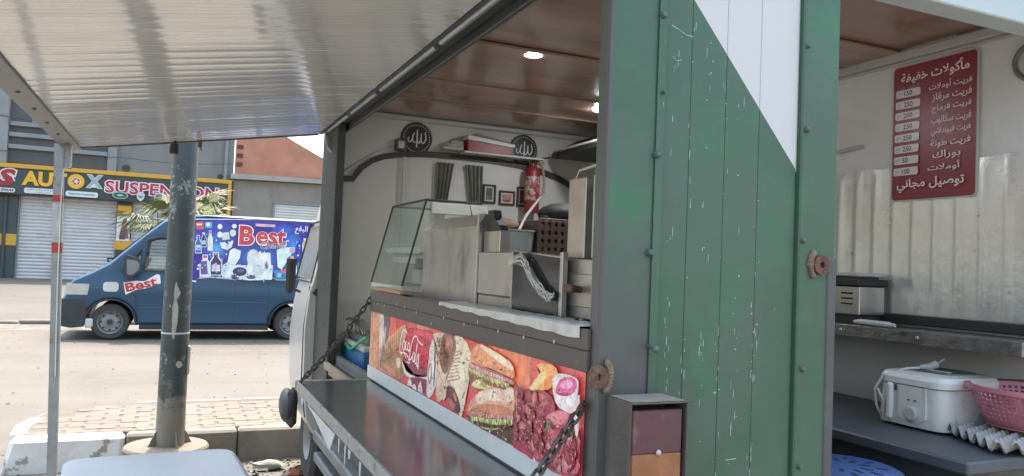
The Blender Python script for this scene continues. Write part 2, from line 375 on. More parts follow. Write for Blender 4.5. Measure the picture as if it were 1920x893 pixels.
# ------------------------------------------------------------------ outlines of the printed pictures (metres on their panels)
GRAPHIC=[('e09a72',[(0.032,1.36),(0.169,1.354),(0.189,1.125),(0.031,1.116)]),('c98a62',[(0.067,1.251),(0.174,1.268),(0.189,1.125),(0.031,1.116)]),('d8c0b8',[(0.168,1.357),(0.272,1.359),(0.263,1.163),(0.199,1.16)]),('6b5866',[(0.248,1.36),(0.355,1.36),(0.332,1.271),(0.272,1.175),(0.236,1.125),(0.211,1.133),(0.266,1.271)]),('b9a6a4',[(0.273,1.305),(0.304,1.308),(0.278,1.227),(0.261,1.225)]),('a87858',[(0.285,1.165),(0.563,1.242),(0.602,1.184),(0.645,1.149),(0.546,1.114),(0.249,1.118)]),('7f8a52',[(0.33,1.165),(0.432,1.189),(0.456,1.17),(0.354,1.152)]),('cf7a5e',[(0.269,1.135),(0.396,1.157),(0.504,1.129),(0.446,1.113)]),('e8c8a8',[(0.493,1.191),(0.55,1.203),(0.56,1.168),(0.515,1.157)]),('d9ae84',[(0.315,1.247),(0.454,1.302),(0.612,1.35),(0.613,1.283),(0.505,1.24),(0.39,1.192),(0.315,1.185),(0.283,1.216)]),('c02f4a',[(0.659,1.339),(0.847,1.348),(0.985,1.344),(0.966,1.236),(0.92,1.178),(0.793,1.16),(0.668,1.177),(0.589,1.224),(0.612,1.293)]),('d8435c',[(0.678,1.336),(0.831,1.344),(0.973,1.341),(0.965,1.315),(0.818,1.324),(0.647,1.302)]),('8e2340',[(0.591,1.214),(0.931,1.208),(0.92,1.178),(0.793,1.16),(0.668,1.177)]),('e6cdc8',[(0.58,1.202),(0.652,1.162),(0.802,1.16),(0.932,1.18),(0.934,1.168),(0.803,1.149),(0.632,1.146)]),('93304d',[(0.726,1.148),(0.925,1.167),(0.93,1.114),(0.697,1.109)]),('e8d2cf',[(0.675,1.11),(0.709,1.143),(0.742,1.116)]),('e8d2cf',[(0.732,1.112),(0.781,1.129),(0.805,1.108)]),('e8d2cf',[(0.821,1.111),(0.852,1.153),(0.886,1.111)]),('e0cfcb',[(0.99,1.329),(1.025,1.307),(1.05,1.233),(1.036,1.159),(0.984,1.112),(0.932,1.119),(0.942,1.242),(0.956,1.3)]),('94747c',[(0.951,1.229),(0.97,1.234),(0.987,1.204),(0.983,1.169),(0.961,1.157),(0.94,1.191)]),('e6d6d2',[(0.957,1.221),(0.969,1.225),(0.978,1.203),(0.976,1.177),(0.962,1.168),(0.949,1.192)]),('7a5f66',[(0.999,1.318),(1.011,1.301),(1.028,1.244),(1.021,1.161),(1.013,1.165),(1.018,1.243),(1.003,1.298)]),('dcbba8',[(0.98,1.344),(1.113,1.36),(1.077,1.326),(1.081,1.246),(1.135,1.201),(1.118,1.128),(1.064,1.114),(1.043,1.16),(1.056,1.234),(1.024,1.312)]),('e9d3b8',[(1.219,1.36),(1.318,1.359),(1.383,1.318),(1.374,1.236),(1.357,1.185),(1.325,1.112),(1.295,1.109),(1.164,1.188),(1.106,1.214),(1.214,1.302)]),('8a564c',[(1.111,1.36),(1.206,1.36),(1.238,1.33),(1.227,1.303),(1.158,1.23),(1.13,1.22),(1.09,1.247),(1.076,1.313)]),('b87a68',[(1.142,1.35),(1.195,1.351),(1.211,1.323),(1.163,1.292),(1.127,1.309)]),('6f4038',[(1.11,1.285),(1.163,1.296),(1.161,1.261),(1.127,1.239)]),('a0726a',[(1.226,1.312),(1.24,1.313),(1.162,1.205),(1.146,1.202)]),('dcc0a6',[(1.135,1.201),(1.19,1.192),(1.165,1.179),(1.157,1.139),(1.118,1.128)]),('6f3f42',[(1.178,1.183),(1.242,1.183),(1.299,1.143),(1.303,1.114),(1.239,1.114),(1.17,1.143)]),('b86c6c',[(1.17,1.145),(1.235,1.14),(1.251,1.117),(1.186,1.122)]),('c98f70',[(1.231,1.173),(1.26,1.165),(1.272,1.146),(1.246,1.15)]),('c8443f',[(1.305,1.36),(1.442,1.36),(1.433,1.347),(1.403,1.32),(1.383,1.322),(1.343,1.35)]),('b08a72',[(1.214,1.304),(1.281,1.318),(1.284,1.315),(1.214,1.301)]),('b08a72',[(1.209,1.291),(1.28,1.306),(1.283,1.304),(1.209,1.289)]),('b08a72',[(1.204,1.279),(1.279,1.294),(1.282,1.292),(1.205,1.276)]),('b08a72',[(1.199,1.266),(1.278,1.282),(1.281,1.28),(1.2,1.264)]),('b08a72',[(1.195,1.254),(1.277,1.27),(1.28,1.268),(1.195,1.251)]),('b08a72',[(1.19,1.241),(1.276,1.259),(1.279,1.257),(1.19,1.239)]),('b08a72',[(1.185,1.228),(1.275,1.247),(1.278,1.245),(1.185,1.226)]),('b08a72',[(1.18,1.216),(1.274,1.235),(1.277,1.233),(1.18,1.213)]),('b08a72',[(1.175,1.203),(1.273,1.223),(1.276,1.221),(1.175,1.2)]),('bd8e66',[(0.337,1.244),(0.348,1.246),(0.364,1.194),(0.349,1.193)]),('bd8e66',[(0.37,1.256),(0.381,1.258),(0.395,1.206),(0.381,1.204)]),('bd8e66',[(0.403,1.268),(0.413,1.27),(0.426,1.217),(0.412,1.215)]),('bd8e66',[(0.434,1.28),(0.444,1.282),(0.456,1.228),(0.442,1.226)]),('bd8e66',[(0.466,1.291),(0.476,1.293),(0.486,1.238),(0.472,1.237)]),('bd8e66',[(0.497,1.302),(0.506,1.304),(0.515,1.249),(0.502,1.247)]),('bd8e66',[(0.527,1.314),(0.536,1.315),(0.544,1.259),(0.531,1.258)]),('bd8e66',[(0.557,1.324),(0.566,1.326),(0.573,1.269),(0.56,1.268)]),('d03a4c',[(1.3,1.36),(1.735,1.36),(1.744,1.276),(1.664,1.278),(1.449,1.353),(1.394,1.337),(1.367,1.318)]),('dd5a62',[(1.725,1.36),(1.892,1.354),(1.821,1.262),(1.769,1.249),(1.707,1.312)]),('e27a70',[(1.892,1.354),(2.103,1.36),(2.126,1.334),(2.126,1.267),(1.976,1.251),(1.841,1.261)]),('8a5240',[(1.371,1.282),(1.4,1.285),(1.501,1.264),(1.699,1.278),(1.654,1.253),(1.492,1.22),(1.4,1.221)]),('e0936a',[(1.398,1.328),(1.449,1.357),(1.543,1.356),(1.704,1.335),(1.735,1.311),(1.723,1.29),(1.563,1.296),(1.396,1.293)]),('efd0b4',[(1.463,1.356),(1.544,1.354),(1.699,1.334),(1.727,1.312),(1.66,1.317),(1.519,1.341)]),('c98c86',[(1.399,1.291),(1.563,1.292),(1.743,1.284),(1.677,1.264),(1.475,1.25),(1.403,1.26)]),('e6c4b8',[(1.415,1.28),(1.485,1.282),(1.514,1.263),(1.447,1.251)]),('d99aa0',[(1.525,1.282),(1.627,1.282),(1.61,1.265),(1.541,1.26)]),('d8cf94',[(1.461,1.248),(1.514,1.261),(1.653,1.262),(1.531,1.228),(1.411,1.22),(1.434,1.239)]),('a9ab5c',[(1.489,1.247),(1.528,1.258),(1.543,1.24),(1.504,1.232)]),('5a3a30',[(1.376,1.121),(1.774,1.196),(1.776,1.121),(1.669,1.111),(1.491,1.108)]),('d99c84',[(1.413,1.174),(1.492,1.217),(1.618,1.252),(1.711,1.268),(1.766,1.253),(1.779,1.219),(1.753,1.187),(1.553,1.147),(1.419,1.121),(1.385,1.138)]),('efcdb6',[(1.453,1.196),(1.531,1.228),(1.7,1.263),(1.752,1.248),(1.716,1.222),(1.573,1.202),(1.483,1.176)]),('e8bfa4',[(1.594,1.244),(1.642,1.254),(1.693,1.222),(1.659,1.212)]),('c98468',[(1.43,1.156),(1.599,1.197),(1.718,1.204),(1.753,1.188),(1.419,1.123)]),('d89aa0',[(1.448,1.12),(1.554,1.145),(1.568,1.128),(1.49,1.117)]),('cfcb86',[(1.503,1.125),(1.579,1.147),(1.664,1.161),(1.655,1.136),(1.583,1.117),(1.505,1.11)]),('8fa04e',[(1.555,1.135),(1.604,1.15),(1.613,1.128),(1.576,1.118)]),('e8d8c0',[(1.616,1.154),(1.631,1.157),(1.645,1.134),(1.633,1.132)]),('c68a8c',[(1.675,1.168),(1.753,1.188),(1.755,1.17),(1.699,1.159)]),('f0a868',[(1.883,1.347),(1.921,1.357),(1.976,1.36),(2.006,1.344),(1.972,1.303),(1.86,1.272),(1.821,1.261),(1.858,1.294),(1.914,1.328)]),('f7c88c',[(1.904,1.33),(1.932,1.335),(1.934,1.318),(1.86,1.273),(1.83,1.268)]),('e88a50',[(1.934,1.318),(1.996,1.339),(1.972,1.303),(1.936,1.293)]),('9c3f4c',[(1.785,1.246),(1.898,1.287),(1.972,1.283),(1.998,1.259),(1.979,1.219),(1.904,1.171),(1.896,1.106),(1.835,1.106),(1.749,1.12),(1.777,1.161)]),('c0686c',[(1.822,1.249),(1.89,1.277),(1.947,1.278),(1.957,1.26),(1.903,1.242),(1.844,1.235)]),('7a2c3a',[(1.805,1.202),(1.857,1.203),(1.899,1.178),(1.869,1.176),(1.818,1.183)]),('d48a8a',[(1.797,1.183),(1.827,1.189),(1.89,1.163),(1.882,1.141),(1.809,1.159)]),('a8324a',[(1.759,1.122),(1.833,1.13),(1.905,1.106),(1.857,1.106),(1.761,1.106)]),('b8505e',[(1.942,1.224),(2.028,1.26),(2.08,1.258),(2.061,1.223),(2.126,1.226),(2.126,1.13),(2.058,1.106),(1.934,1.106),(1.908,1.163)]),('d98088',[(1.96,1.232),(2.029,1.256),(2.071,1.255),(2.048,1.229),(1.98,1.207),(1.943,1.208)]),('8e2f40',[(1.918,1.174),(1.98,1.203),(2.05,1.202),(2.019,1.163),(1.94,1.137)]),('cf6a74',[(2.02,1.148),(2.068,1.182),(2.126,1.214),(2.126,1.185),(2.055,1.144)]),('8a2838',[(1.985,1.148),(2.055,1.144),(2.126,1.178),(2.126,1.163),(2.04,1.117),(1.969,1.12)]),('d6606c',[(2.04,1.117),(2.126,1.163),(2.126,1.129),(2.025,1.106)]),('6e7a58',[(1.934,1.21),(1.978,1.227),(1.998,1.207),(1.963,1.195)]),('59684a',[(2.082,1.22),(2.121,1.228),(2.126,1.215),(2.099,1.204)]),('7d8060',[(1.982,1.187),(2.017,1.191),(2.001,1.167),(1.97,1.164)]),('e8d0c8',[(1.899,1.17),(1.909,1.172),(1.902,1.106),(1.892,1.106)]),('e2d2d0',[(1.981,1.325),(2.021,1.346),(2.104,1.347),(2.117,1.326),(2.104,1.267),(2.054,1.26),(2.003,1.272)]),('d8608c',[(2.001,1.296),(2.023,1.331),(2.072,1.345),(2.106,1.34),(2.109,1.325),(2.083,1.303),(2.043,1.294)]),('eda0bc',[(2.024,1.315),(2.056,1.336),(2.089,1.333),(2.074,1.315)]),('b03a6c',[(2.008,1.298),(2.042,1.298),(2.083,1.307),(2.043,1.294)]),('e9c9c4',[(2.097,1.277),(2.126,1.311),(2.126,1.223),(2.114,1.215)])]
COLA=[[(0.689,1.324),(0.661,1.33),(0.626,1.318),(0.605,1.277),(0.602,1.241),(0.622,1.23),(0.654,1.239),(0.677,1.234),(0.697,1.221)],[(0.689,1.324),(0.695,1.317)],[(0.653,1.287),(0.642,1.266),(0.652,1.249),(0.67,1.254),(0.674,1.274),(0.66,1.288),(0.653,1.287)],[(0.695,1.287),(0.684,1.275),(0.687,1.256),(0.705,1.255),(0.712,1.261)],[(0.736,1.285),(0.719,1.28),(0.715,1.259),(0.73,1.253),(0.739,1.266),(0.739,1.284),(0.74,1.259),(0.751,1.254)],[(0.854,1.305),(0.827,1.319),(0.794,1.314),(0.765,1.284),(0.749,1.243),(0.746,1.222),(0.766,1.225),(0.784,1.239)],[(0.854,1.305),(0.903,1.296),(0.912,1.301)],[(0.798,1.256),(0.788,1.237),(0.794,1.221),(0.809,1.223),(0.814,1.243),(0.802,1.256)],[(0.842,1.297),(0.834,1.262),(0.822,1.232),(0.826,1.216),(0.84,1.22)],[(0.867,1.257),(0.85,1.245),(0.848,1.216),(0.859,1.208),(0.866,1.223),(0.871,1.257),(0.867,1.214),(0.866,1.199)],[(0.621,1.235),(0.703,1.237),(0.751,1.208),(0.708,1.208)]]
VANPRINT=[('3c50c0',[(1.019,1.953),(1.005,1.858),(0.957,1.772),(0.878,1.702),(0.777,1.654),(0.664,1.635),(0.551,1.644),(0.447,1.682),(0.364,1.743),(0.309,1.823),(0.286,1.913),(0.299,2.005),(0.346,2.091),(0.422,2.161),(0.521,2.209),(0.633,2.231),(0.747,2.223),(0.853,2.187),(0.938,2.126),(0.996,2.045)]),('3f8fe0',[(0.982,1.792),(0.973,1.708),(0.936,1.631),(0.877,1.569),(0.8,1.528),(0.715,1.511),(0.628,1.521),(0.549,1.555),(0.485,1.611),(0.442,1.683),(0.424,1.764),(0.433,1.847),(0.468,1.923),(0.526,1.985),(0.602,2.027),(0.687,2.045),(0.774,2.037),(0.854,2.003),(0.92,1.947),(0.964,1.874)]),('58b4ec',[(0.88,1.739),(0.873,1.679),(0.845,1.626),(0.799,1.585),(0.743,1.562),(0.682,1.559),(0.623,1.577),(0.575,1.614),(0.542,1.664),(0.528,1.723),(0.535,1.782),(0.563,1.835),(0.608,1.876),(0.664,1.899),(0.725,1.903),(0.784,1.885),(0.833,1.849),(0.867,1.798)]),('2f6fd8',[(1.93,1.61),(1.909,1.518),(1.839,1.434),(1.729,1.365),(1.588,1.319),(1.432,1.3),(1.276,1.308),(1.135,1.344),(1.022,1.403),(0.948,1.48),(0.919,1.567),(0.939,1.656),(1.004,1.738),(1.111,1.807),(1.248,1.855),(1.402,1.877),(1.56,1.87),(1.705,1.836),(1.822,1.777),(1.9,1.699)]),('4aa4e8',[(1.602,1.596),(1.59,1.529),(1.55,1.469),(1.487,1.424),(1.408,1.398),(1.323,1.395),(1.243,1.415),(1.176,1.455),(1.131,1.511),(1.114,1.575),(1.125,1.641),(1.164,1.7),(1.226,1.746),(1.304,1.772),(1.389,1.777),(1.47,1.757),(1.538,1.717),(1.583,1.661)]),('2f78dc',[(2.067,2.041),(2.04,1.942),(1.957,1.866),(1.84,1.834),(1.721,1.854),(1.632,1.921),(1.596,2.016),(1.622,2.114),(1.704,2.19),(1.82,2.224),(1.94,2.204),(2.03,2.138)]),('3f9ce4',[(2.189,1.834),(2.182,1.744),(2.153,1.664),(2.105,1.603),(2.044,1.569),(1.978,1.567),(1.915,1.595),(1.862,1.651),(1.825,1.728),(1.809,1.816),(1.816,1.905),(1.845,1.985),(1.892,2.046),(1.952,2.08),(2.018,2.084),(2.082,2.056),(2.136,2.001),(2.173,1.923)]),('5a3fae',[(2.435,1.763),(2.428,1.684),(2.397,1.613),(2.348,1.559),(2.286,1.529),(2.219,1.527),(2.155,1.552),(2.102,1.601),(2.065,1.668),(2.05,1.746),(2.057,1.824),(2.087,1.895),(2.136,1.949),(2.197,1.979),(2.264,1.983),(2.328,1.959),(2.382,1.91),(2.42,1.842)]),('2f9ad8',[(2.084,1.387),(2.062,1.313),(1.995,1.257),(1.901,1.234),(1.806,1.251),(1.735,1.302),(1.706,1.374),(1.728,1.447),(1.794,1.503),(1.887,1.526),(1.982,1.511),(2.055,1.46)]),('d8644e',[(0.352,2.174),(0.475,2.182),(0.482,2.049),(0.359,2.042)]),('e8e4e0',[(0.361,2.144),(0.448,2.149),(0.449,2.118),(0.362,2.112)]),('58b0e0',[(0.497,2.175),(0.614,2.183),(0.619,2.081),(0.502,2.074)]),('f0f4f8',[(0.586,2.142),(0.582,2.124),(0.57,2.111),(0.552,2.105),(0.533,2.108),(0.519,2.12),(0.514,2.137),(0.518,2.155),(0.53,2.168),(0.548,2.174),(0.567,2.17),(0.581,2.158)]),('dfe6f2',[(0.363,1.624),(0.353,1.814),(0.378,1.874),(0.374,1.946),(0.426,1.949),(0.43,1.877),(0.461,1.819),(0.471,1.629)]),('4a66b8',[(0.373,1.637),(0.364,1.809),(0.389,1.869),(0.387,1.899),(0.418,1.9),(0.42,1.871),(0.451,1.813),(0.459,1.641)]),('d84a50',[(0.385,1.899),(0.383,1.934),(0.418,1.936),(0.42,1.9)]),('d8dcea',[(0.379,1.682),(0.375,1.771),(0.444,1.774),(0.448,1.685)]),('dfe6f2',[(0.453,1.738),(0.445,1.891),(0.466,1.939),(0.463,1.998),(0.506,2.0),(0.509,1.941),(0.535,1.895),(0.543,1.742)]),('2a3878',[(0.461,1.751),(0.454,1.886),(0.475,1.934),(0.473,1.958),(0.5,1.959),(0.501,1.936),(0.527,1.89),(0.534,1.754)]),('e8e8f0',[(0.472,1.958),(0.471,1.986),(0.5,1.987),(0.501,1.959)]),('d8dcea',[(0.466,1.786),(0.463,1.856),(0.521,1.859),(0.524,1.789)]),('dfe6f2',[(0.563,1.68),(0.552,1.89),(0.571,1.957),(0.567,2.035),(0.609,2.037),(0.613,1.959),(0.639,1.894),(0.649,1.684)]),('e6e4da',[(0.57,1.693),(0.56,1.884),(0.579,1.951),(0.578,1.984),(0.603,1.985),(0.605,1.952),(0.63,1.887),(0.64,1.696)]),('d05050',[(0.576,1.983),(0.574,2.023),(0.602,2.025),(0.604,1.985)]),('d8dcea',[(0.575,1.743),(0.57,1.841),(0.626,1.844),(0.631,1.745)]),('e4e8ea',[(0.757,1.828),(0.978,1.871),(0.954,1.759),(0.882,1.708),(0.792,1.735)]),('d4d8cc',[(0.778,2.003),(0.895,2.025),(0.917,1.899),(0.799,1.878)]),('e8ecec',[(0.784,2.114),(0.78,2.09),(0.765,2.072),(0.745,2.064),(0.724,2.069),(0.708,2.086),(0.701,2.109),(0.706,2.133),(0.72,2.151),(0.74,2.159),(0.761,2.154),(0.777,2.137)]),('e8ecec',[(1.022,2.136),(1.017,2.116),(1.002,2.1),(0.982,2.094),(0.96,2.098),(0.944,2.111),(0.938,2.131),(0.942,2.151),(0.957,2.166),(0.978,2.173),(0.999,2.169),(1.015,2.155)]),('dfe6ea',[(0.794,1.972),(0.79,1.944),(0.775,1.923),(0.753,1.915),(0.73,1.921),(0.713,1.94),(0.706,1.967),(0.71,1.995),(0.725,2.016),(0.747,2.025),(0.77,2.019),(0.787,1.999)]),('dde8dc',[(1.016,2.016),(1.01,1.984),(0.992,1.96),(0.967,1.95),(0.94,1.957),(0.92,1.979),(0.911,2.01),(0.917,2.042),(0.934,2.066),(0.96,2.076),(0.987,2.069),(1.007,2.047)]),('dfe6f2',[(0.457,1.223),(0.445,1.45),(0.487,1.524),(0.483,1.608),(0.57,1.612),(0.575,1.527),(0.625,1.457),(0.637,1.229)]),('e4e8ee',[(0.473,1.236),(0.463,1.444),(0.505,1.517),(0.503,1.553),(0.556,1.555),(0.557,1.519),(0.608,1.449),(0.619,1.241)]),('c84a50',[(0.5,1.553),(0.498,1.596),(0.556,1.599),(0.559,1.555)]),('d8dcea',[(0.485,1.29),(0.479,1.398),(0.596,1.402),(0.601,1.294)]),('6a5a98',[(0.453,1.485),(0.561,1.505),(0.588,1.271),(0.479,1.259)]),('dfe6f2',[(0.616,1.252),(0.604,1.494),(0.653,1.573),(0.649,1.662),(0.75,1.667),(0.755,1.577),(0.813,1.502),(0.826,1.259)]),('3c2c58',[(0.636,1.265),(0.624,1.487),(0.674,1.566),(0.672,1.605),(0.733,1.607),(0.735,1.569),(0.793,1.494),(0.805,1.27)]),('a83a48',[(0.669,1.604),(0.666,1.65),(0.734,1.654),(0.736,1.607)]),('d8dcea',[(0.65,1.323),(0.644,1.438),(0.779,1.443),(0.785,1.328)]),('d0b8d0',[(0.645,1.43),(0.716,1.48),(0.744,1.371),(0.68,1.321)]),('e8eaee',[(0.927,1.694),(0.985,1.744),(1.115,1.703),(1.099,1.574),(1.03,1.445),(0.894,1.471)]),('d0dad8',[(0.822,1.437),(0.908,1.503),(1.001,1.428),(1.012,1.222),(0.818,1.231)]),('e6eaf0',[(0.863,1.217),(0.941,1.441),(1.67,1.469),(1.668,1.211),(1.285,1.183),(1.012,1.206)]),('e9ebe6',[(1.229,1.676),(1.612,1.693),(1.666,1.243),(1.436,1.22),(1.241,1.453)]),('d6dad6',[(1.432,1.589),(1.422,1.508),(1.386,1.448),(1.334,1.424),(1.279,1.444),(1.237,1.5),(1.219,1.58),(1.229,1.66),(1.265,1.72),(1.317,1.744),(1.372,1.725),(1.414,1.668)]),('c8ccc8',[(1.597,1.466),(1.594,1.418),(1.58,1.382),(1.559,1.368),(1.537,1.38),(1.519,1.415),(1.511,1.463),(1.514,1.512),(1.528,1.547),(1.549,1.561),(1.572,1.549),(1.589,1.515)]),('5c6a74',[(1.584,1.458),(1.582,1.427),(1.574,1.404),(1.562,1.396),(1.55,1.404),(1.539,1.426),(1.535,1.456),(1.536,1.487),(1.544,1.509),(1.556,1.518),(1.569,1.51),(1.579,1.488)]),('c4d4d0',[(1.535,1.384),(1.523,1.335),(1.486,1.298),(1.433,1.284),(1.378,1.295),(1.338,1.328),(1.321,1.376),(1.333,1.424),(1.37,1.461),(1.423,1.476),(1.477,1.465),(1.518,1.431)]),('2c2a52',[(1.231,1.341),(1.217,1.3),(1.175,1.27),(1.115,1.257),(1.054,1.266),(1.009,1.293),(0.991,1.332),(1.005,1.372),(1.047,1.403),(1.107,1.416),(1.167,1.407),(1.213,1.38)]),('5a5c8a',[(1.185,1.355),(1.178,1.337),(1.157,1.324),(1.127,1.318),(1.096,1.321),(1.074,1.333),(1.065,1.351),(1.072,1.368),(1.093,1.382),(1.123,1.388),(1.154,1.384),(1.176,1.372)]),('e0e2ea',[(1.411,1.251),(1.399,1.218),(1.361,1.194),(1.308,1.184),(1.254,1.19),(1.214,1.213),(1.198,1.244),(1.211,1.276),(1.249,1.301),(1.301,1.311),(1.355,1.304),(1.395,1.282)]),('4a4c6c',[(1.381,1.25),(1.371,1.23),(1.344,1.215),(1.306,1.209),(1.268,1.213),(1.24,1.226),(1.229,1.245),(1.238,1.264),(1.265,1.279),(1.303,1.286),(1.341,1.282),(1.369,1.269)]),('3c3a60',[(1.108,1.241),(1.1,1.217),(1.076,1.199),(1.043,1.191),(1.009,1.197),(0.984,1.213),(0.973,1.237),(0.981,1.261),(1.005,1.279),(1.038,1.286),(1.072,1.281),(1.098,1.264)]),('dfeeee',[(1.719,1.747),(1.81,1.8),(2.031,1.81),(2.043,1.729),(1.974,1.677),(1.83,1.394),(1.75,1.44)]),('cfe2de',[(1.944,1.643),(1.933,1.61),(1.9,1.585),(1.853,1.574),(1.805,1.581),(1.77,1.603),(1.756,1.635),(1.767,1.668),(1.8,1.693),(1.846,1.704),(1.894,1.697),(1.93,1.675)]),('c8a8d0',[(2.042,1.753),(2.037,1.725),(2.02,1.704),(1.997,1.696),(1.973,1.702),(1.954,1.722),(1.947,1.749),(1.952,1.777),(1.968,1.798),(1.991,1.807),(2.015,1.8),(2.034,1.781)]),('2a8ac0',[(1.674,1.389),(1.91,1.381),(1.886,1.217),(1.73,1.213)]),('d06a70',[(1.799,1.393),(1.908,1.413),(1.919,1.349),(1.818,1.337)]),('8fd0e0',[(1.835,1.297),(1.83,1.277),(1.814,1.261),(1.79,1.255),(1.767,1.26),(1.749,1.274),(1.742,1.294),(1.747,1.314),(1.763,1.33),(1.786,1.336),(1.81,1.331),(1.828,1.317)]),('e2dce8',[(1.936,1.48),(2.087,1.485),(2.115,1.241),(1.941,1.235)]),('6a4a8a',[(1.971,1.416),(2.066,1.419),(2.082,1.273),(1.979,1.269)]),('2aa888',[(2.091,1.567),(2.251,1.574),(2.255,1.327),(2.12,1.307)]),('78d0a8',[(2.214,1.441),(2.209,1.408),(2.194,1.383),(2.172,1.374),(2.15,1.382),(2.132,1.405),(2.124,1.438),(2.129,1.471),(2.144,1.495),(2.166,1.505),(2.189,1.497),(2.206,1.474)]),('dfe6f2',[(2.169,1.738),(2.161,1.879),(2.185,1.923),(2.182,1.979),(2.23,1.981),(2.233,1.925),(2.261,1.884),(2.268,1.743)]),('e0b060',[(2.177,1.752),(2.171,1.875),(2.195,1.919),(2.194,1.94),(2.223,1.942),(2.224,1.921),(2.251,1.879),(2.258,1.755)]),('e8d8a0',[(2.192,1.94),(2.191,1.966),(2.223,1.968),(2.224,1.942)]),('d8dcea',[(2.184,1.784),(2.181,1.848),(2.245,1.851),(2.248,1.787)]),('dfe6f2',[(2.263,1.742),(2.256,1.884),(2.276,1.927),(2.273,1.983),(2.316,1.986),(2.319,1.93),(2.344,1.888),(2.351,1.746)]),('d88890',[(2.271,1.756),(2.264,1.88),(2.285,1.924),(2.284,1.945),(2.309,1.946),(2.31,1.925),(2.335,1.883),(2.341,1.759)]),('e8c8a0',[(2.282,1.945),(2.281,1.971),(2.309,1.972),(2.311,1.946)]),('d8dcea',[(2.276,1.788),(2.273,1.852),(2.33,1.855),(2.333,1.791)]),('dfe6f2',[(2.347,1.746),(2.341,1.878),(2.359,1.918),(2.357,1.971),(2.396,1.973),(2.398,1.92),(2.421,1.882),(2.428,1.75)]),('7a6ad0',[(2.354,1.76),(2.349,1.874),(2.367,1.915),(2.366,1.935),(2.39,1.936),(2.391,1.916),(2.413,1.878),(2.419,1.763)]),('d06a60',[(2.365,1.935),(2.364,1.958),(2.39,1.96),(2.391,1.936)]),('d8dcea',[(2.359,1.79),(2.356,1.849),(2.408,1.851),(2.411,1.792)]),('e0b8c8',[(2.453,1.731),(2.441,1.706),(2.407,1.686),(2.358,1.677),(2.31,1.682),(2.273,1.698),(2.259,1.722),(2.271,1.748),(2.305,1.767),(2.354,1.776),(2.402,1.772),(2.439,1.755)])]
VANPANEL=[(0.256,2.223),(0.313,1.138),(0.4,1.125),(0.44,1.188),(0.628,1.21),(0.834,1.201),(0.954,1.188),(1.044,1.183),(1.162,1.219),(1.285,1.191),(1.406,1.203),(1.682,1.243),(1.746,1.2),(1.903,1.202),(1.949,1.219),(2.14,1.225),(2.706,1.26),(3.463,1.284),(3.413,2.302),(2.491,2.297),(1.382,2.286)]
# ------------------------------------------------------------------ the setting: ground, road, pavement
def ground_z(x, y):
    def ss(a, b, t): t = min(1, max(0, (t-a)/(b-a))); return t*t*(3-2*t)
    z = .12*ss(6.3, 8.2, y)+.06*ss(16.5, 17.2, y)+.40*min(1, max(0, (y-17.2)/12.8))
    return z
m_dirt = mat('dusty_dirt', (.14, .128, .107), .95, var=.35, vs=2.2, bump=.6, bs=38, dirt=((.19, .176, .155), .5, .72, 6), dirt2=((.11, .10, .085), .56, .7, 2.6))
m_road = mat('dusty_road', (.132, .118, .096), .9, var=.16, vs=.55, bump=.35, bs=45, dirt=((.102, .094, .079), .52, .75, 1.3, (1, .35, 1)), dirt2=((.155, .140, .115), .55, .8, 3.5))
m_fore = mat('cracked_concrete_forecourt', (.118, .108, .093), .9, var=.22, vs=.5, bump=.3, bs=30, dirt=((.11, .104, .092), .56, .7, 1.1, (1, 3, 1)))
xs = [-500, -70, -30, -15, -8, -5, -3, -2, -1, 0, 1, 2, 3, 5, 8, 15, 30, 70, 500]
ys = [-400, -60, -20, -6, 0, 2, 4, 5, 6, 6.3, 6.7, 7, 7.4, 7.8, 8.2, 10, 14, 16.5, 16.8, 17.2, 20, 25, 30, 40, 70, 500]
def sheet(xs, ys, dz=0, f=ground_z):
    m = MB(); w = len(xs)
    return m.add([(x, y, f(x, y)+dz) for y in ys for x in xs], [(j*w+i, j*w+i+1, (j+1)*w+i+1, (j+1)*w+i) for j in range(len(ys)-1) for i in range(w-1)])
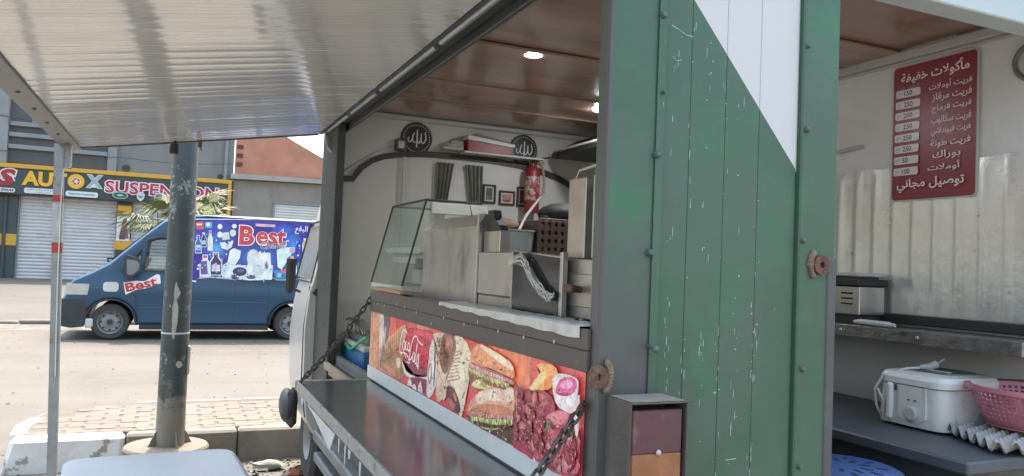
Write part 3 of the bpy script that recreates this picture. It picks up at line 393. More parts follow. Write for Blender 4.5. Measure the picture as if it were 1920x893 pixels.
def road_wear(m, crack=.9, amt=.45):
    '''cracks, tyre-polished tracks and fine aggregate'''
    n = m.node_tree.nodes; l = m.node_tree.links; b = n['Principled BSDF']; src = b.inputs['Base Color'].links[0].from_socket
    g = n.new('ShaderNodeNewGeometry')
    nz = n.new('ShaderNodeTexNoise'); nz.inputs['Scale'].default_value = 1.3; nz.inputs['Detail'].default_value = 5; l.new(g.outputs['Position'], nz.inputs['Vector'])
    mxv = n.new('ShaderNodeMix'); mxv.data_type = 'RGBA'; mxv.blend_type = 'LINEAR_LIGHT'; mxv.inputs[0].default_value = .35; l.new(g.outputs['Position'], mxv.inputs[6]); l.new(nz.outputs[1], mxv.inputs[7])
    v = n.new('ShaderNodeTexVoronoi'); v.feature = 'DISTANCE_TO_EDGE'; v.inputs['Scale'].default_value = crack; l.new(mxv.outputs[2], v.inputs['Vector'])
    q = n.new('ShaderNodeMapRange'); q.inputs[1].default_value = .004; q.inputs[2].default_value = .014; q.inputs[3].default_value = 1; q.inputs[4].default_value = 0; l.new(v.outputs['Distance'], q.inputs[0])
    n2 = n.new('ShaderNodeTexNoise'); n2.inputs['Scale'].default_value = .45; l.new(g.outputs['Position'], n2.inputs['Vector'])
    q2 = n.new('ShaderNodeMapRange'); q2.inputs[1].default_value = .5; q2.inputs[2].default_value = .6; q2.inputs[4].default_value = amt; l.new(n2.outputs[0], q2.inputs[0])
    mu = n.new('ShaderNodeMath'); mu.operation = 'MULTIPLY'; l.new(q.outputs[0], mu.inputs[0]); l.new(q2.outputs[0], mu.inputs[1])
    mp = n.new('ShaderNodeMapping'); mp.inputs['Scale'].default_value = (.05, 1.15, 1); l.new(g.outputs['Position'], mp.inputs[0])
    n3 = n.new('ShaderNodeTexNoise'); n3.inputs['Scale'].default_value = 1.1; n3.inputs['Detail'].default_value = 4; l.new(mp.outputs[0], n3.inputs['Vector'])
    q3 = n.new('ShaderNodeMapRange'); q3.inputs[1].default_value = .48; q3.inputs[2].default_value = .68; q3.inputs[4].default_value = .35; l.new(n3.outputs[0], q3.inputs[0])
    n4 = n.new('ShaderNodeTexNoise'); n4.inputs['Scale'].default_value = 55; n4.inputs['Detail'].default_value = 2; l.new(g.outputs['Position'], n4.inputs['Vector'])
    q4 = n.new('ShaderNodeMapRange'); q4.inputs[1].default_value = .58; q4.inputs[2].default_value = .66; q4.inputs[4].default_value = .4; l.new(n4.outputs[0], q4.inputs[0])
    for mk, c in ((q3.outputs[0], (.088, .081, .069)), (q4.outputs[0], (.078, .071, .06)), (mu.outputs[0], (.05, .046, .04))):
        x = n.new('ShaderNodeMix'); x.data_type = 'RGBA'; l.new(mk, x.inputs[0]); l.new(src, x.inputs[6]); x.inputs[7].default_value = (*c, 1); src = x.outputs[2]
    l.new(src, b.inputs['Base Color'])
road_wear(m_road); road_wear(m_fore, .5, .8)
sheet(xs, ys, 0).build('ground', m_dirt, kind='structure', smooth=60)
sheet(xs, [6.9, 7.4, 7.8, 8.2, 10, 12, 14, 16.3], .004).build('road', m_road, kind='structure', smooth=60)
fc = sheet(xs, [17.3, 20, 25, 30.2], .02).build('forecourt', m_fore, kind='structure', smooth=60)
# broken kerb line on the far side of the road
m_conc = mat('old_concrete', (.16, .148, .128), .9, var=.2, vs=5, bump=.4, bs=60, dirt=((.2, .19, .17), .5, .72, 9))
ks = MB().box(-.5, .5, -.1, .1, -.12, .10, b=.025).build('kerb_stone', m_conc, fc, smooth=0)
ks.location = (-4, 17.15, .14)
for i in range(-16, 14):
    if i in (-4, 0, 3): continue
    inst(ks, 'kerb_stone', fc, (i*1.03, 17.15+random.uniform(-.02, .02), .14+random.uniform(-.03, .015)), (random.uniform(-.04, .04), random.uniform(-.02, .02), random.uniform(-.03, .03)))
# the raised pavement beside the truck: bed, kerb, pavers
m_bed = mat('paver_joint_sand', (.125, .109, .085), .95, var=.2, vs=8, bump=.4)
m_paver = mat('sandy_pavers', (.155, .136, .106), .88, var=.2, vs=1.7, bump=.35, bs=110, dirt=((.128, .113, .09), .52, .75, 2.4))
m_kerb = mat('weathered_kerb_concrete', (.21, .188, .156), .9, var=.22, vs=4, bump=.45, bs=40, dirt=((.2, .19, .165), .55, .75, 7))
m_kerbw = mat('flaking_white_kerb_paint', (.58, .58, .56), .8, var=.12, vs=6, bump=.6, bs=22, dirt=((.27, .25, .22), .56, .60, 9), dirt2=((.38, .36, .33), .5, .7, 2.5))
PX0, PX1, PY0, PY1, PZ = -1.02, 6.5, 6.42, 7.78, .25
def end_round(x, y): return x
pav = MB().prism([(PX0+.10, PY0+.12), (PX1, PY0+.12), (PX1, PY1), (PX0+.45, PY1), (PX0+.18, PY1-.22), (PX0+.08, PY1-.6)], -.05, PZ-.0045, 'XY').build('pavement', m_bed, kind='structure')
kst = MB().box(0, .78, 0, .14, -.06, PZ, b=.018)
for v in range(len(kst.v)):
    x, y, z = kst.v[v]; kst.v[v] = (x, y+(.03*(PZ-z) if y > .05 else -.05*(PZ-z)), z+random.uniform(-.003, .003))
k0 = kst.build('kerb_stone', m_kerb, pav, smooth=0); k0.location = (-.24, PY0, 0)
for i in range(1, 8): inst(k0, 'kerb_stone', pav, (-.24+i*.79, PY0+random.uniform(-.006, .006), random.uniform(-.008, .004)))
kw = MB().box(PX0, -.25, PY0, PY0+.14, -.06, PZ, b=.03)
for v in range(len(kw.v)):
    x, y, z = kw.v[v]; kw.v[v] = (x+(.05*(PZ-z)*-1 if x < -.9 else 0)+(.04 if x < -.9 and z > .2 else 0), y-.08*(PZ-z), z)
kwo = kw.build('kerb_stone', m_kerbw, pav, smooth=30, label='white painted end stone of the kerb')
for k in range(5):     # kerb stones curving round the pavement's end
    a0 = (PX0+.02, PY0+.16); pts = [(PX0+.02, PY0+.16), (PX0+.0, PY0+.5), (PX0+.06, PY1-.55), (PX0+.16, PY1-.25), (PX0+.42, PY1+.02), (PX0+.8, PY1+.04)]
    p, q = Vector(pts[k]), Vector(pts[k+1]); d = (q-p).normalized(); nrm = Vector((-d.y, d.x))*.1
    d = d*.006
    MB().prism([tuple(p+d), tuple(q-d), tuple(q-d-nrm), tuple(p+d-nrm)], -.06, PZ-.004*k, 'XY').build('kerb_stone', m_kerbw if k < 2 else m_kerb, pav, smooth=0)
far_k = MB().box(0, .9, 0, .11, -.06, PZ+.004, b=.012).build('kerb_stone', m_kerb, pav, smooth=0); far_k.location = (-.22, PY1-.07, 0)
for i in range(1, 7): inst(far_k, 'kerb_stone', pav, (-.22+i*.91, PY1-.07, random.uniform(-.006, .006)))
# interlocking pavers: zig-zag outline, one object each
zz = [(-.098, -.047), (-.05, -.060), (0, -.044), (.05, -.060), (.098, -.047), (.090, 0), (.098, .047), (.05, .034), (0, .050), (-.05, .034), (-.098, .047), (-.090, 0)]
zz = [(x*1.15, y*1.15) for x, y in zz]
pv = None; npv = 0
row = 0; y = PY0+.20
while y < PY1-.11:
    x = PX0+.23+(row % 2)*.118
    while x < 4.9 and npv < 298:
        if not (x < -.60 and y > PY1-.5) and not (x < -.72 and y > PY1-.65):
            loc = (x+random.uniform(-.002, .002), y, PZ-.041+random.uniform(-.002, .002)); rot = (random.uniform(-.012, .012), random.uniform(-.01, .01), random.uniform(-.02, .02))
            if pv is None:
                b = MB().prism([(a*.985, c*.972) for a, c in zz], -.03, .04, 'XY'); pv = b.build('paver', m_paver, pav, smooth=0); pv.location = loc; pv.rotation_euler = rot
            else: inst(pv, 'paver', pav, loc, rot)
            npv += 1
        x += .2385
    y += .1075; row += 1

# ------------------------------------------------------------------ street lamp pole beside the kerb
m_pole = mat('chipped_slate_pole_paint', (.050, .064, .064), .42, var=.25, vs=3, bump=.25, bs=50, rvar=.15)
def pole_wear(m):
    """paint flaked off in patches, and mud-splashed bare metal towards the foot"""
    n = m.node_tree.nodes; l = m.node_tree.links; b = n['Principled BSDF']; src = b.inputs['Base Color'].links[0].from_socket
    g = n.new('ShaderNodeNewGeometry'); sp = n.new('ShaderNodeSeparateXYZ'); l.new(g.outputs['Position'], sp.inputs[0])
    def noise(sc, det): t = n.new('ShaderNodeTexNoise'); t.inputs['Scale'].default_value = sc; t.inputs['Detail'].default_value = det; t.inputs['Roughness'].default_value = .7; l.new(g.outputs['Position'], t.inputs['Vector']); return t.outputs[0]
    def rng(x, a, c): q = n.new('ShaderNodeMapRange'); q.inputs[1].default_value = a; q.inputs[2].default_value = c; l.new(x, q.inputs[0]); return q.outputs[0]
    def op(o, x, y): q = n.new('ShaderNodeMath'); q.operation = o; (l.new(x, q.inputs[0])); (l.new(y, q.inputs[1]) if not isinstance(y, float) else setattr(q.inputs[1], 'default_value', y)); return q.outputs[0]
    fl = op('MULTIPLY', rng(noise(26, 6), .56, .58), rng(noise(2.6, 2), .50, .56))
    low = op('ADD', op('MULTIPLY', noise(9, 7), 1.1), op('MULTIPLY', sp.outputs[2], -1.15))
    foot = rng(low, -.20, -.06)
    for mk, c in ((fl, (.27, .265, .245)), (foot, (.20, .178, .145))):
        x = n.new('ShaderNodeMix'); x.data_type = 'RGBA'; l.new(mk, x.inputs[0]); l.new(src, x.inputs[6]); x.inputs[7].default_value = (*c, 1); src = x.outputs[2]
    l.new(src, b.inputs['Base Color'])
pole_wear(m_pole)
m_disc = mat('pale_concrete_footing', (.18, .155, .12), .9, var=.14, vs=7, bump=.35, bs=60)
pole = thing('street_lamp', (.055, 6.06, 0), 'dark chipped steel lamp pole on a round concrete footing by the kerb', 'lamp post')
MB().lathe([(0, -.05), (.283, -.05), (.283, .225), (.272, .24), (0, .242)], (.035, 6.06, 0), 40).build('footing', m_disc, pole)
MB().tube([(.055, 6.06, .235), (.052, 6.06, 1.2), (.05, 6.06, 2.5), (.045, 6.06, 4.5), (.04, 6.06, 7.2)], [.098, .093, .087, .076, .06], 28).build('shaft', m_pole, pole)
for a in (20, 110, 200, 290):
    d = Vector((math.cos(R(a)), math.sin(R(a)))); n = Vector((-d.y, d.x))*.005; c = Vector((.055, 6.06))
    g = MB(); P = [(.09, .24), (.155, .24), (.145, .255), (.092, .36)]
    V = [(*(c+d*r+n*s), z) for s in (-1, 1) for r, z in P]
    g.add(V, [(0, 1, 2, 3), (7, 6, 5, 4), (0, 4, 5, 1), (1, 5, 6, 2), (2, 6, 7, 3), (3, 7, 4, 0)]).build('gusset', m_pole, pole, smooth=0)
MB().box(.135, .158, 6.01, 6.06, .74, .95, b=.01).build('hatch_cover', mat('beige_plastic', (.42, .37, .31), .6), pole)
MB().lathe([(.0935, 1.03), (.0955, 1.033), (.0955, 1.041), (.0935, 1.044)], (.0525, 6.06, 0), 28).build('wire_band', mat('old_white_wire', (.5, .5, .48), .6), pole)
MB().tube([(.04, 6.06, 7.15), (.04, 5.7, 7.4), (.04, 4.9, 7.5)], .03, 10).build('arm', m_pole, pole)
MB().box(-.06, .14, 4.3, 4.95, 7.45, 7.55, b=.04).build('lamp_head', m_pole, pole)
m_chip = mat('bare_chipped_metal', (.40, .38, .34), .8, var=.25, vs=30, bump=.4)
def chip(parent, rnd, zc, h, w, ang, name='paint_chip'):
    """a ragged bare patch on the shaft, following its curve"""
    b = MB(); nz = 9; rr = lambda z: .0979-.0053*(z-.235) if z < 1.2 else .0931-.0046*(z-1.2)
    rows = []
    for i in range(nz+1):
        t = i/nz; z = zc-h/2+h*t; ww = w*(.25+math.sin(math.pi*t))*(.6+.7*rnd.random()); cx = ang+.25*math.sin(t*5)*w/.09*.3
        rows.append([(.0535+rr(z)*1.012*math.cos(a), 6.06+rr(z)*1.012*math.sin(a), z) for a in (cx-ww/.09/2, cx, cx+ww/.09/2)])
    V = [p for r_ in rows for p in r_]
    b.add(V, [(i*3+j, i*3+j+1, i*3+j+4, i*3+j+3) for i in range(nz) for j in (0, 1)]).build(name, m_chip, parent)
rn = random.Random(5)
chip(pole, rn, 1.20, .40, .026, R(-98)); chip(pole, rn, 1.33, .08, .03, R(-92))
chip(pole, rn, 1.08, .14, .018, R(-102)); chip(pole, rn, .82, .05, .035, R(-70))

# ------------------------------------------------------------------ steel prop under the awning's outer edge
m_galv = mat('dull_galvanised_steel', (.33, .34, .335), .5, .35, var=.18, vs=9, bump=.15, bs=90, dirt=((.15, .14, .13), .58, .66, 14), dirt2=((.3, .17, .09), .66, .72, 11))
m_red = mat('faded_red_tape', (.50, .05, .055), .55, var=.2, vs=20)
prop = thing('awning_prop', (-.53, 4.95, 0), 'thin grey square steel prop with red taped bands', 'prop')
def ppx(z): return -.53-.076*z/2.2
def pbox(x, w, z0, z1, ex=0): return [(ppx(z)+sx*(w/2+ex), 4.95+sy*(w/2+ex), z) for z in (z0, z1) for sy in (-1, 1) for sx in (-1, 1)]
BF = [(0, 1, 3, 2), (4, 6, 7, 5), (0, 4, 5, 1), (2, 3, 7, 6), (0, 2, 6, 4), (1, 5, 7, 3)]
MB().add(pbox(0, .047, 0, 2.185), BF).build('tube', m_galv, prop, smooth=0)
for z0, z1 in ((1.58, 1.635), (1.865, 1.90)): MB().add(pbox(0, .047, z0, z1, .0012), BF).build('red_band', m_red, prop, smooth=0)
MB().add(pbox(0, .047, 1.64, 1.855, .0012), BF).build('white_band', mat('scuffed_white_tape', (.52, .52, .50), .6, var=.2, vs=25, dirt=((.2, .2, .2), .6, .66, 40)), prop, smooth=0)
MB().box(-.578, -.538, 4.93, 4.94, 2.05, 2.19, b=.002).build('bracket_plate', m_galv, prop)
MB().tube([(-.541, 4.925, 2.19), (-.542, 4.925, 2.06), (-.575, 4.92, 2.045), (-.578, 4.92, 1.9), (-.572, 4.92, 1.5), (-.56, 4.92, 1.1), (-.552, 4.92, .9)], .0035, 6).build('cable', mat('white_cable', (.75, .75, .73), .5), prop)
MB().box(-.565, -.505, 4.915, 4.985, 0, .012, b=.003).build('foot_plate', m_galv, prop)

# ------------------------------------------------------------------ white plastic table in the foreground
m_tab = mat('pale_plastic', (.42, .46, .485), .40, var=.07, vs=4, bump=.08, bs=140, dirt=((.30, .31, .315), .62, .70, 9), dirt2=((.27, .27, .26), .70, .715, 34, (1, .3, 1)))
tb = thing('plastic_table', (-.01, 3.42, 0), 'pale white plastic table standing in the shade under the awning', 'table')
def rrect(x0, x1, y0, y1, r, n=6):
    P = []
    for (cx, cy, a) in ((x1-r, y0+r, -90), (x1-r, y1-r, 0), (x0+r, y1-r, 90), (x0+r, y0+r, 180)):
        P += [(cx+r*math.cos(R(a+90*t/n)), cy+r*math.sin(R(a+90*t/n))) for t in range(n+1)]
    return P
TM = Matrix.Translation((-.01, 3.42, 0)) @ Matrix.Rotation(R(4), 4, 'Z')
def ring_top():
    b = MB(); L = [(.0, .684), (.012, .69), (.012, .712), (.0, .72), (-.012, .7225)]
    V = []; rings = []
    for e, z in L:
        P = rrect(-.325-e, .325+e, -.34-e, .345+e, .07+e); rings.append(len(V)); V += [(x, y, z) for x, y in P]; n = len(P)
    F = [(rings[i]+k, rings[i]+(k+1) % n, rings[i+1]+(k+1) % n, rings[i+1]+k) for i in range(len(L)-1) for k in range(n)]
    F += [tuple(range(n))[::-1], tuple(rings[-1]+k for k in range(n))]
    return b.add(V, F)
ring_top().xf(TM).build('tabletop', m_tab, tb)
for sx in (-1, 1):
    for sy in (-1, 1):
        MB().tube([(sx*.29, sy*.30, .685), (sx*.325, sy*.335, 0)], [.035, .024], 10).xf(TM).build('leg', m_tab, tb)

# ------------------------------------------------------------------ litter and stones at the foot of the kerb
rg = random.Random(11)
def rock(c, r, seed, sq=(1, 1, .55)):
    q = random.Random(seed); b = MB().ball((0, 0, 0), 1, 8, 6)
    ph = [(q.uniform(-3, 3), q.uniform(-3, 3), q.uniform(-3, 3)) for _ in range(3)]
    V = []
    for v in b.v:
        k = 1+sum(.16*math.sin(2.2*v[0]*p[0]+2*v[1]*p[1]+2*v[2]*p[2]+p[0]) for p in ph)
        V.append((c[0]+v[0]*r*k*sq[0], c[1]+v[1]*r*k*sq[1], c[2]+v[2]*r*k*sq[2]))
    b.v = V
    return b
m_grav = mat('gravel_bits', (.13, .115, .095), .95, var=.5, vs=25, bump=.5)
gv = MB()
for i in range(900):
    x = rg.uniform(.28, 1.3) if i % 3 else rg.uniform(-1.9, -.55); y = rg.uniform(5.3, 6.4) if i % 3 else rg.uniform(5.2, 6.6); r_ = rg.uniform(.006, .022)*(1.2 if rg.random() < .1 else 1)
    a = Vector((x, y, ground_z(x, y))); q = [Vector((rg.uniform(-1, 1), rg.uniform(-1, 1), rg.uniform(0, .9)))*r_ for _ in range(5)]
    gv.add([a+p for p in q], [(0, 1, 2), (0, 2, 3), (0, 3, 4), (1, 2, 4), (0, 1, 4), (2, 3, 4), (1, 3, 4)])
for i in range(420):
    x, y, r_ = rg.uniform(-4, 3), 7.9+8.3*rg.random()**1.6, rg.uniform(.006, .02); a = Vector((x, y, ground_z(x, y)+.004)); q = [Vector((rg.uniform(-1, 1), rg.uniform(-1, 1), rg.uniform(0, .8)))*r_ for _ in range(5)]
    gv.add([a+p for p in q], [(0, 1, 2), (0, 2, 3), (0, 3, 4), (1, 2, 4), (0, 1, 4), (2, 3, 4), (1, 3, 4)])
gv.build('gravel', m_grav, kind='stuff', smooth=0, label='loose gravel and crumbled debris on the ground and road')
rock((.74, 6.12, .035), .10, 3, (1.05, .7, .36)).build('stone', mat('grey_green_stone', (.27, .27, .235), .9, var=.2, vs=12), at=(.74, 6.12, 0), smooth=50, label='flat grey stone lying against the foot of the kerb', cat='stone')
m_card = mat('dirty_white_card', (.32, .305, .28), .8, var=.15, vs=20)
def scrap(name, c, w, h, rz, ry, m, label, cat):
    b = MB(); q = random.Random(int(c[0]*100)); b.grid(lambda u, v: ((u-.5)*w, (v-.5)*h, .006+.02*math.sin(u*4+v*3)*w*3), 4, 3)
    b.grid(lambda u, v: ((u-.5)*w, (v-.5)*h, .003+.02*math.sin(u*4+v*3)*w*3), 4, 3)
    b.xf(Matrix.Translation(c) @ Matrix.Rotation(rz, 4, 'Z') @ Matrix.Rotation(ry, 4, 'Y')).build(name, m, at=c, smooth=60, label=label, cat=cat)
scrap('paper_scrap', (.63, 5.98, .02), .09, .05, .5, .3, m_card, 'crumpled white paper scrap left of the flat stone', 'litter')
scrap('card_scrap', (.70, 5.80, .015), .07, .08, .1, .05, m_card, 'square white card lying in front of the flat stone', 'litter')
scrap('plastic_scrap', (.98, 6.02, .04), .16, .05, .35, -.2, m_card, 'long white plastic scrap nearest the truck side', 'litter')
scrap('paper_sheet', (.70, 5.68, .01), .14, .06, -.1, .03, m_card, 'torn white sheet on the rubble, lowest in the picture', 'litter')
rock((.93, 5.88, .03), .07, 9, (1.1, .8, .6)).build('brick_fragment', mat('broken_brick', (.22, .09, .06), .9, var=.3, vs=30), at=(.93, 5.88, 0), smooth=0, label='broken red brown brick piece in the rubble', cat='brick')

# ------------------------------------------------------------------ shops across the street
SY = 30.0
m_render = mat('grey_cement_render', (.215, .215, .205), .92, var=.13, vs=.8, bump=.3, bs=12, dirt=((.15, .15, .145), .55, .8, 1.2, (1, 1, .4)))
m_rend_d = mat('dark_louvre_grey', (.11, .115, .115), .85, var=.15, vs=2, bump=.2, bs=20)
m_beam = mat('light_cement_beam', (.26, .265, .26), .9, var=.12, vs=2, bump=.2, bs=20)
m_slate = mat('dark_green_grey_cladding', (.050, .066, .066), .5, var=.15, vs=1.2, bump=.08)
m_yel = mat('yellow_trim', (.62, .33, .035), .5, var=.1, vs=3)
m_shut = mat('white_roller_shutter', (.60, .58, .56), .45, .1, var=.07, vs=1.2, bump=.05, dirt=((.33, .32, .30), .55, .8, .8, (1, 1, 2)))
def shutter(name, x0, x1, z0, z1, y, parent, m=m_shut, pitch=.115):
    b = MB(); n = int((z1-z0)/pitch); prof = []
    for i in range(n):
        z = z0+(z1-z0)*i/n; h = (z1-z0)/n
        prof += [(z, 0), (z+h*.18, -.024), (z+h*.5, -.034), (z+h*.82, -.024)]
    prof.append((z1, 0))
    V = [(x, y+d, z) for z, d in prof for x in (x0, x1)]
    b.add(V, [(2*i, 2*i+1, 2*i+3, 2*i+2) for i in range(len(prof)-1)])
    o = b.build(name, m, parent, smooth=25)
    MB().box(x0, x1, y-.06, y, z0-.0, z0+.09, b=.01).build('bottom_rail', m, o)
    return o
sh = thing('auto_parts_shop', (-3, SY, .55), 'grey rendered shop with yellow edged sign and white roller shutters', 'shop')
gz = .50
# wall pieces between the openings
def wall(x0, x1, z0, z1, y=SY, m=m_render, name='wall', d=.3): return MB().box(x0, x1, y, y+d, z0, z1).build(name, m, sh, smooth=0)
for x0, x1 in ((-5.45, -4.72), (-3.62, -3.50), (-1.78, -1.36), (.7, 1.9)): wall(x0, x1, gz, 3.35)
wall(-12, -8.2, gz, 3.35); wall(-12, 1.9, 3.35, 9)
MB().box(-12, 1.88, SY+.3, SY+8, gz, 8.9).build('back_block', m_render, sh, smooth=0)
shutter('roller_shutter', -4.72, -3.62, gz+.05, 3.36, SY+.12, sh); shutter('roller_shutter', -3.50, -1.78, gz+.05, 3.36, SY+.12, sh)
shutter('roller_shutter', -1.36, .7, gz+.05, 3.36, SY+.12, sh); shutter('roller_shutter', -8.2, -5.45, gz+.05, 3.36, SY+.12, sh)
for x0, x1 in ((-5.50, -4.74), (-1.82, -1.34)):
    MB().box(x0, x1, SY-.12, SY-.002, gz, 3.28, b=.01).build('pilaster', m_slate, sh)
    MB().box(x0-.02, x1+.02, SY-.15, SY-.122, 1.66, 2.04, b=.01).build('yellow_band', m_yel, sh)
MB().box(-5.12, -5.02, SY-.2, SY-.12, gz, 3.28, b=.02).build('drain_pipe', m_slate, sh)
MB().box(-5.62, -5.50, SY-.3, SY, gz, 3.0, b=.02).build('door_edge', mat('dark_teal_door', (.02, .045, .042), .5), sh)
MB().box(-1.8, -1.36, SY-.15, SY-.122, 2.83, 3.2, b=.01).build('yellow_band', m_yel, sh)
pr = Print((-1.80, SY-.16, 1.98), (1, 0, 0), (0, 0, 1), .002)
pr.rect(0, 0, .42, .85, 'd9d4d0'); pr.poly([(.08, .1), (.2, .75), (.3, .8), (.36, .3), (.4, .08)], '8a5a52'); pr.poly([(.1, .05), (.3, .05), (.26, .4), (.14, .3)], '5a4a4c')
pr.build('poster', print_mat('poster_print', .5, .15, 6), sh)
# sign board
sg = MB().box(-8, 1.72, SY-.32, SY-.004, 3.34, 4.20, b=.01).build('sign_board', m_slate, sh)
MB().box(-8, 1.84, SY-.36, SY-.006, 4.205, 4.345, b=.01).build('yellow_edge', m_yel, sg)
MB().box(1.725, 1.84, SY-.36, SY-.006, 2.95, 4.20, b=.01).build('yellow_edge', m_yel, sg)
pr = Print((0, SY-.325, 0), (1, 0, 0), (0, 0, 1), .004)
pr.text('A', -6.05, 3.62, 'b03038', width=.62, height=.55, bold=.04, outline='d8d4d0', ow=.05, shear=.2)
pr.text('S', -5.30, 3.60, 'a02a34', width=.48, height=.56, bold=.05, outline='d8d4d0', ow=.05, shear=.15)
pr.text('AUT', -4.64, 3.66, 'e8b030', width=1.28, height=.48, bold=.045)
pr.ell(-3.08, 3.90, .25, .25, 'e8b030'); pr.ell(-3.08, 3.90, .135, .135, 'e9dcd0'); pr.ell(-3.08, 3.90, .115, .115, 'b8343c'); pr.ell(-3.08, 3.90, .05, .05, 'e9dcd0')
for k in range(5): pr.ell(-3.08+.078*math.cos(k*1.2566), 3.90+.078*math.sin(k*1.2566), .022, .022, 'e9dcd0', n=8, layer=(k == 0))
pr.text('X', -2.76, 3.72, '9aa6a8', width=.46, height=.44, bold=.05, outline='d0d6d6', ow=.03)
pr.poly([(-2.66, 3.73), (-2.42, 3.73), (-2.5, 3.85), (-2.58, 3.85)], 'c4cccc')
pr.text('SUSPENSION', -2.20, 3.60, 'b02e46', width=3.60, height=.41, bold=.02, outline='e2d2d2', ow=.06)
pr.rect(-5.8, 3.39, -4.80, 3.53, 'd4d8d6', r=.06); pr.text('09644', -5.20, 3.42, '2c3434', width=.36, height=.09, bold=.02)
pr.text('0551 2', -5.75, 3.42, '2c3434', width=.44, height=.09, bold=.02)
pr.rect(-4.55, 3.40, -3.62, 3.58, 'ccd4d2', r=.06); pr.text(arabic('بيع قطع غيار و مكابح'), -4.46, 3.49, '4a5656', width=.75, height=.07); pr.text(arabic('السيارات'), -4.25, 3.415, '4a5656', width=.4, height=.06)
pr.rect(-3.36, 3.385, -2.40, 3.57, 'd2dcdc', r=.07); pr.text('Reparation Suspension', -3.27, 3.43, '3a4646', width=.78, height=.09, bold=.01)
pr.ell(-1.73, 3.53, .245, .125, 'a8c4b8'); pr.ell(-1.73, 3.53, .215, .10, '2c6450'); pr.ell(-1.73, 3.53, .1, .03, 'a8c4b8')
pr.poly([(-1.24, 3.62), (-1.1, 3.7), (-.96, 3.62), (-1.0, 3.45), (-1.1, 3.36), (-1.2, 3.45)], 'c2c8c8'); pr.poly([(-1.2, 3.56), (-1.0, 3.56), (-1.1, 3.46)], '7a8484')
pr.ell(-.48, 3.53, .2, .18, 'b6bebe'); pr.ell(-.48, 3.53, .16, .145, '5a6666')
pr.ell(.7, 3.5, .2, .13, 'b6bebe'); pr.ell(1.3, 3.5, .15, .13, 'b6bebe')
pr.build('sign_lettering', print_mat('sign_print', .45, .08, 4), sg)
# upper storey: pillars and concrete louvres
MB().box(-5.5, -5.13, SY-.28, SY-.002, 4.36, 9, b=.01).build('pillar', m_beam, sh); MB().box(-2.2, -1.92, SY-.16, SY-.002, 4.36, 5.3, b=.01).build('pillar', m_beam, sh)
MB().box(-5.13, -2.2, SY-.03, SY-.003, 4.40, 7.2).build('opening_shade', m_rend_d, sh, smooth=0)
for z in (4.86, 5.26, 5.62): MB().box(-5.12, -2.21, SY-.17, SY-.031, z, z+.14, b=.01).build('louvre_beam', m_beam, sh)
MB().box(-4.5, -4.4, SY-.12, SY-.031, 5.77, 7.1, b=.01).build('frame_bar', m_beam, sh)
MB().cyl((1.62, SY-.08, 4.36), (1.62, SY-.08, 8.5), .06, n=10).build('drain_pipe', m_beam, sh)
for x, z, r_ in ((-1.62, 4.52, .14), (-2.0, 4.42, .11), (1.45, 4.48, .1)):
    pz = Print((x, SY-.004, z), (1, 0, 0), (0, 0, 1)); pz.ell(0, 0, r_, r_*.9, '4a4c4a', n=14); pz.build('damp_stain', print_mat('stain_print', .9, .3, 9), sh)
for zc, sag in ((4.75, .10), (5.9, .16)):   # cables slung along the facade
    MB().tube([(-5.4+i*.72, SY-.30, zc+.02*i-sag*math.sin(math.pi*(i % 5)/5)) for i in range(11)], .012, 5).build('facade_cable', m_slate, sh)
for x in (-4.74, -3.66, -3.515, -1.83): MB().box(x, x+.05, SY-.02, SY+.14, gz, 3.34, b=.005).build('shutter_guide', m_beam, sh)
# neighbouring building: cement below, hollow red brick above
nb = thing('brick_building', (4, SY, .55), 'unfinished building with orange brick upper wall over grey cement', 'building')
m_brick = mat('orange_hollow_brick', (.47, .215, .14), .9, var=.18, vs=1.5, bump=.35, bs=25, dirt=((.42, .27, .19), .57, .75, 2.2))
m_cem = mat('beige_cement_render', (.27, .245, .21), .92, var=.16, vs=.9, bump=.3, bs=14, dirt=((.19, .18, .165), .55, .75, 1.4, (1, 1, .5)))
MB().prism([(1.92, gz), (9, gz), (9, 4.55), (1.92, 4.40)], SY-.05, SY+8, 'XZ').build('wall', m_cem, nb, smooth=0)
MB().prism([(1.95, 4.62), (9, 4.78), (9, 3.9+.6), (9, 4.78), (7.2, 4.78), (5.3, 5.40), (4.0, 6.04), (2.6, 6.75), (1.95, 7.0)], SY+.02, SY+.24, 'XZ').build('brick_wall', m_brick, nb, smooth=0)
MB().prism([(1.80, 4.42), (9, 4.57), (9, 4.74), (1.80, 4.60)], SY-.32, SY+.3, 'XZ').build('ledge', mat('pale_cement_ledge', (.36, .33, .29), .9, var=.15, vs=3, bump=.3, bs=25), nb, smooth=0)
for z in (4.92, 5.24, 5.56):   # protruding half bricks at the corner
    MB().box(1.99, 2.2, SY-.012, SY+.019, z, z+.15, b=.006).build('brick', mat('dark_brick_end', (.14, .055, .04), .9), nb)
m_shut2 = mat('cream_shutter', (.58, .56, .52), .5, var=.06, vs=2, bump=.05)
ws = shutter('window_shutter', 3.42, 5.6, 2.9, 3.62, SY-.055, nb, m_shut2, .10)
MB().box(3.34, 5.68, SY-.12, SY-.052, 3.625, 3.70, b=.01).build('lintel', m_beam, nb)
MB().box(3.345, 3.415, SY-.12, SY-.052, 2.9, 3.622, b=.01).build('frame_jamb', m_beam, nb)

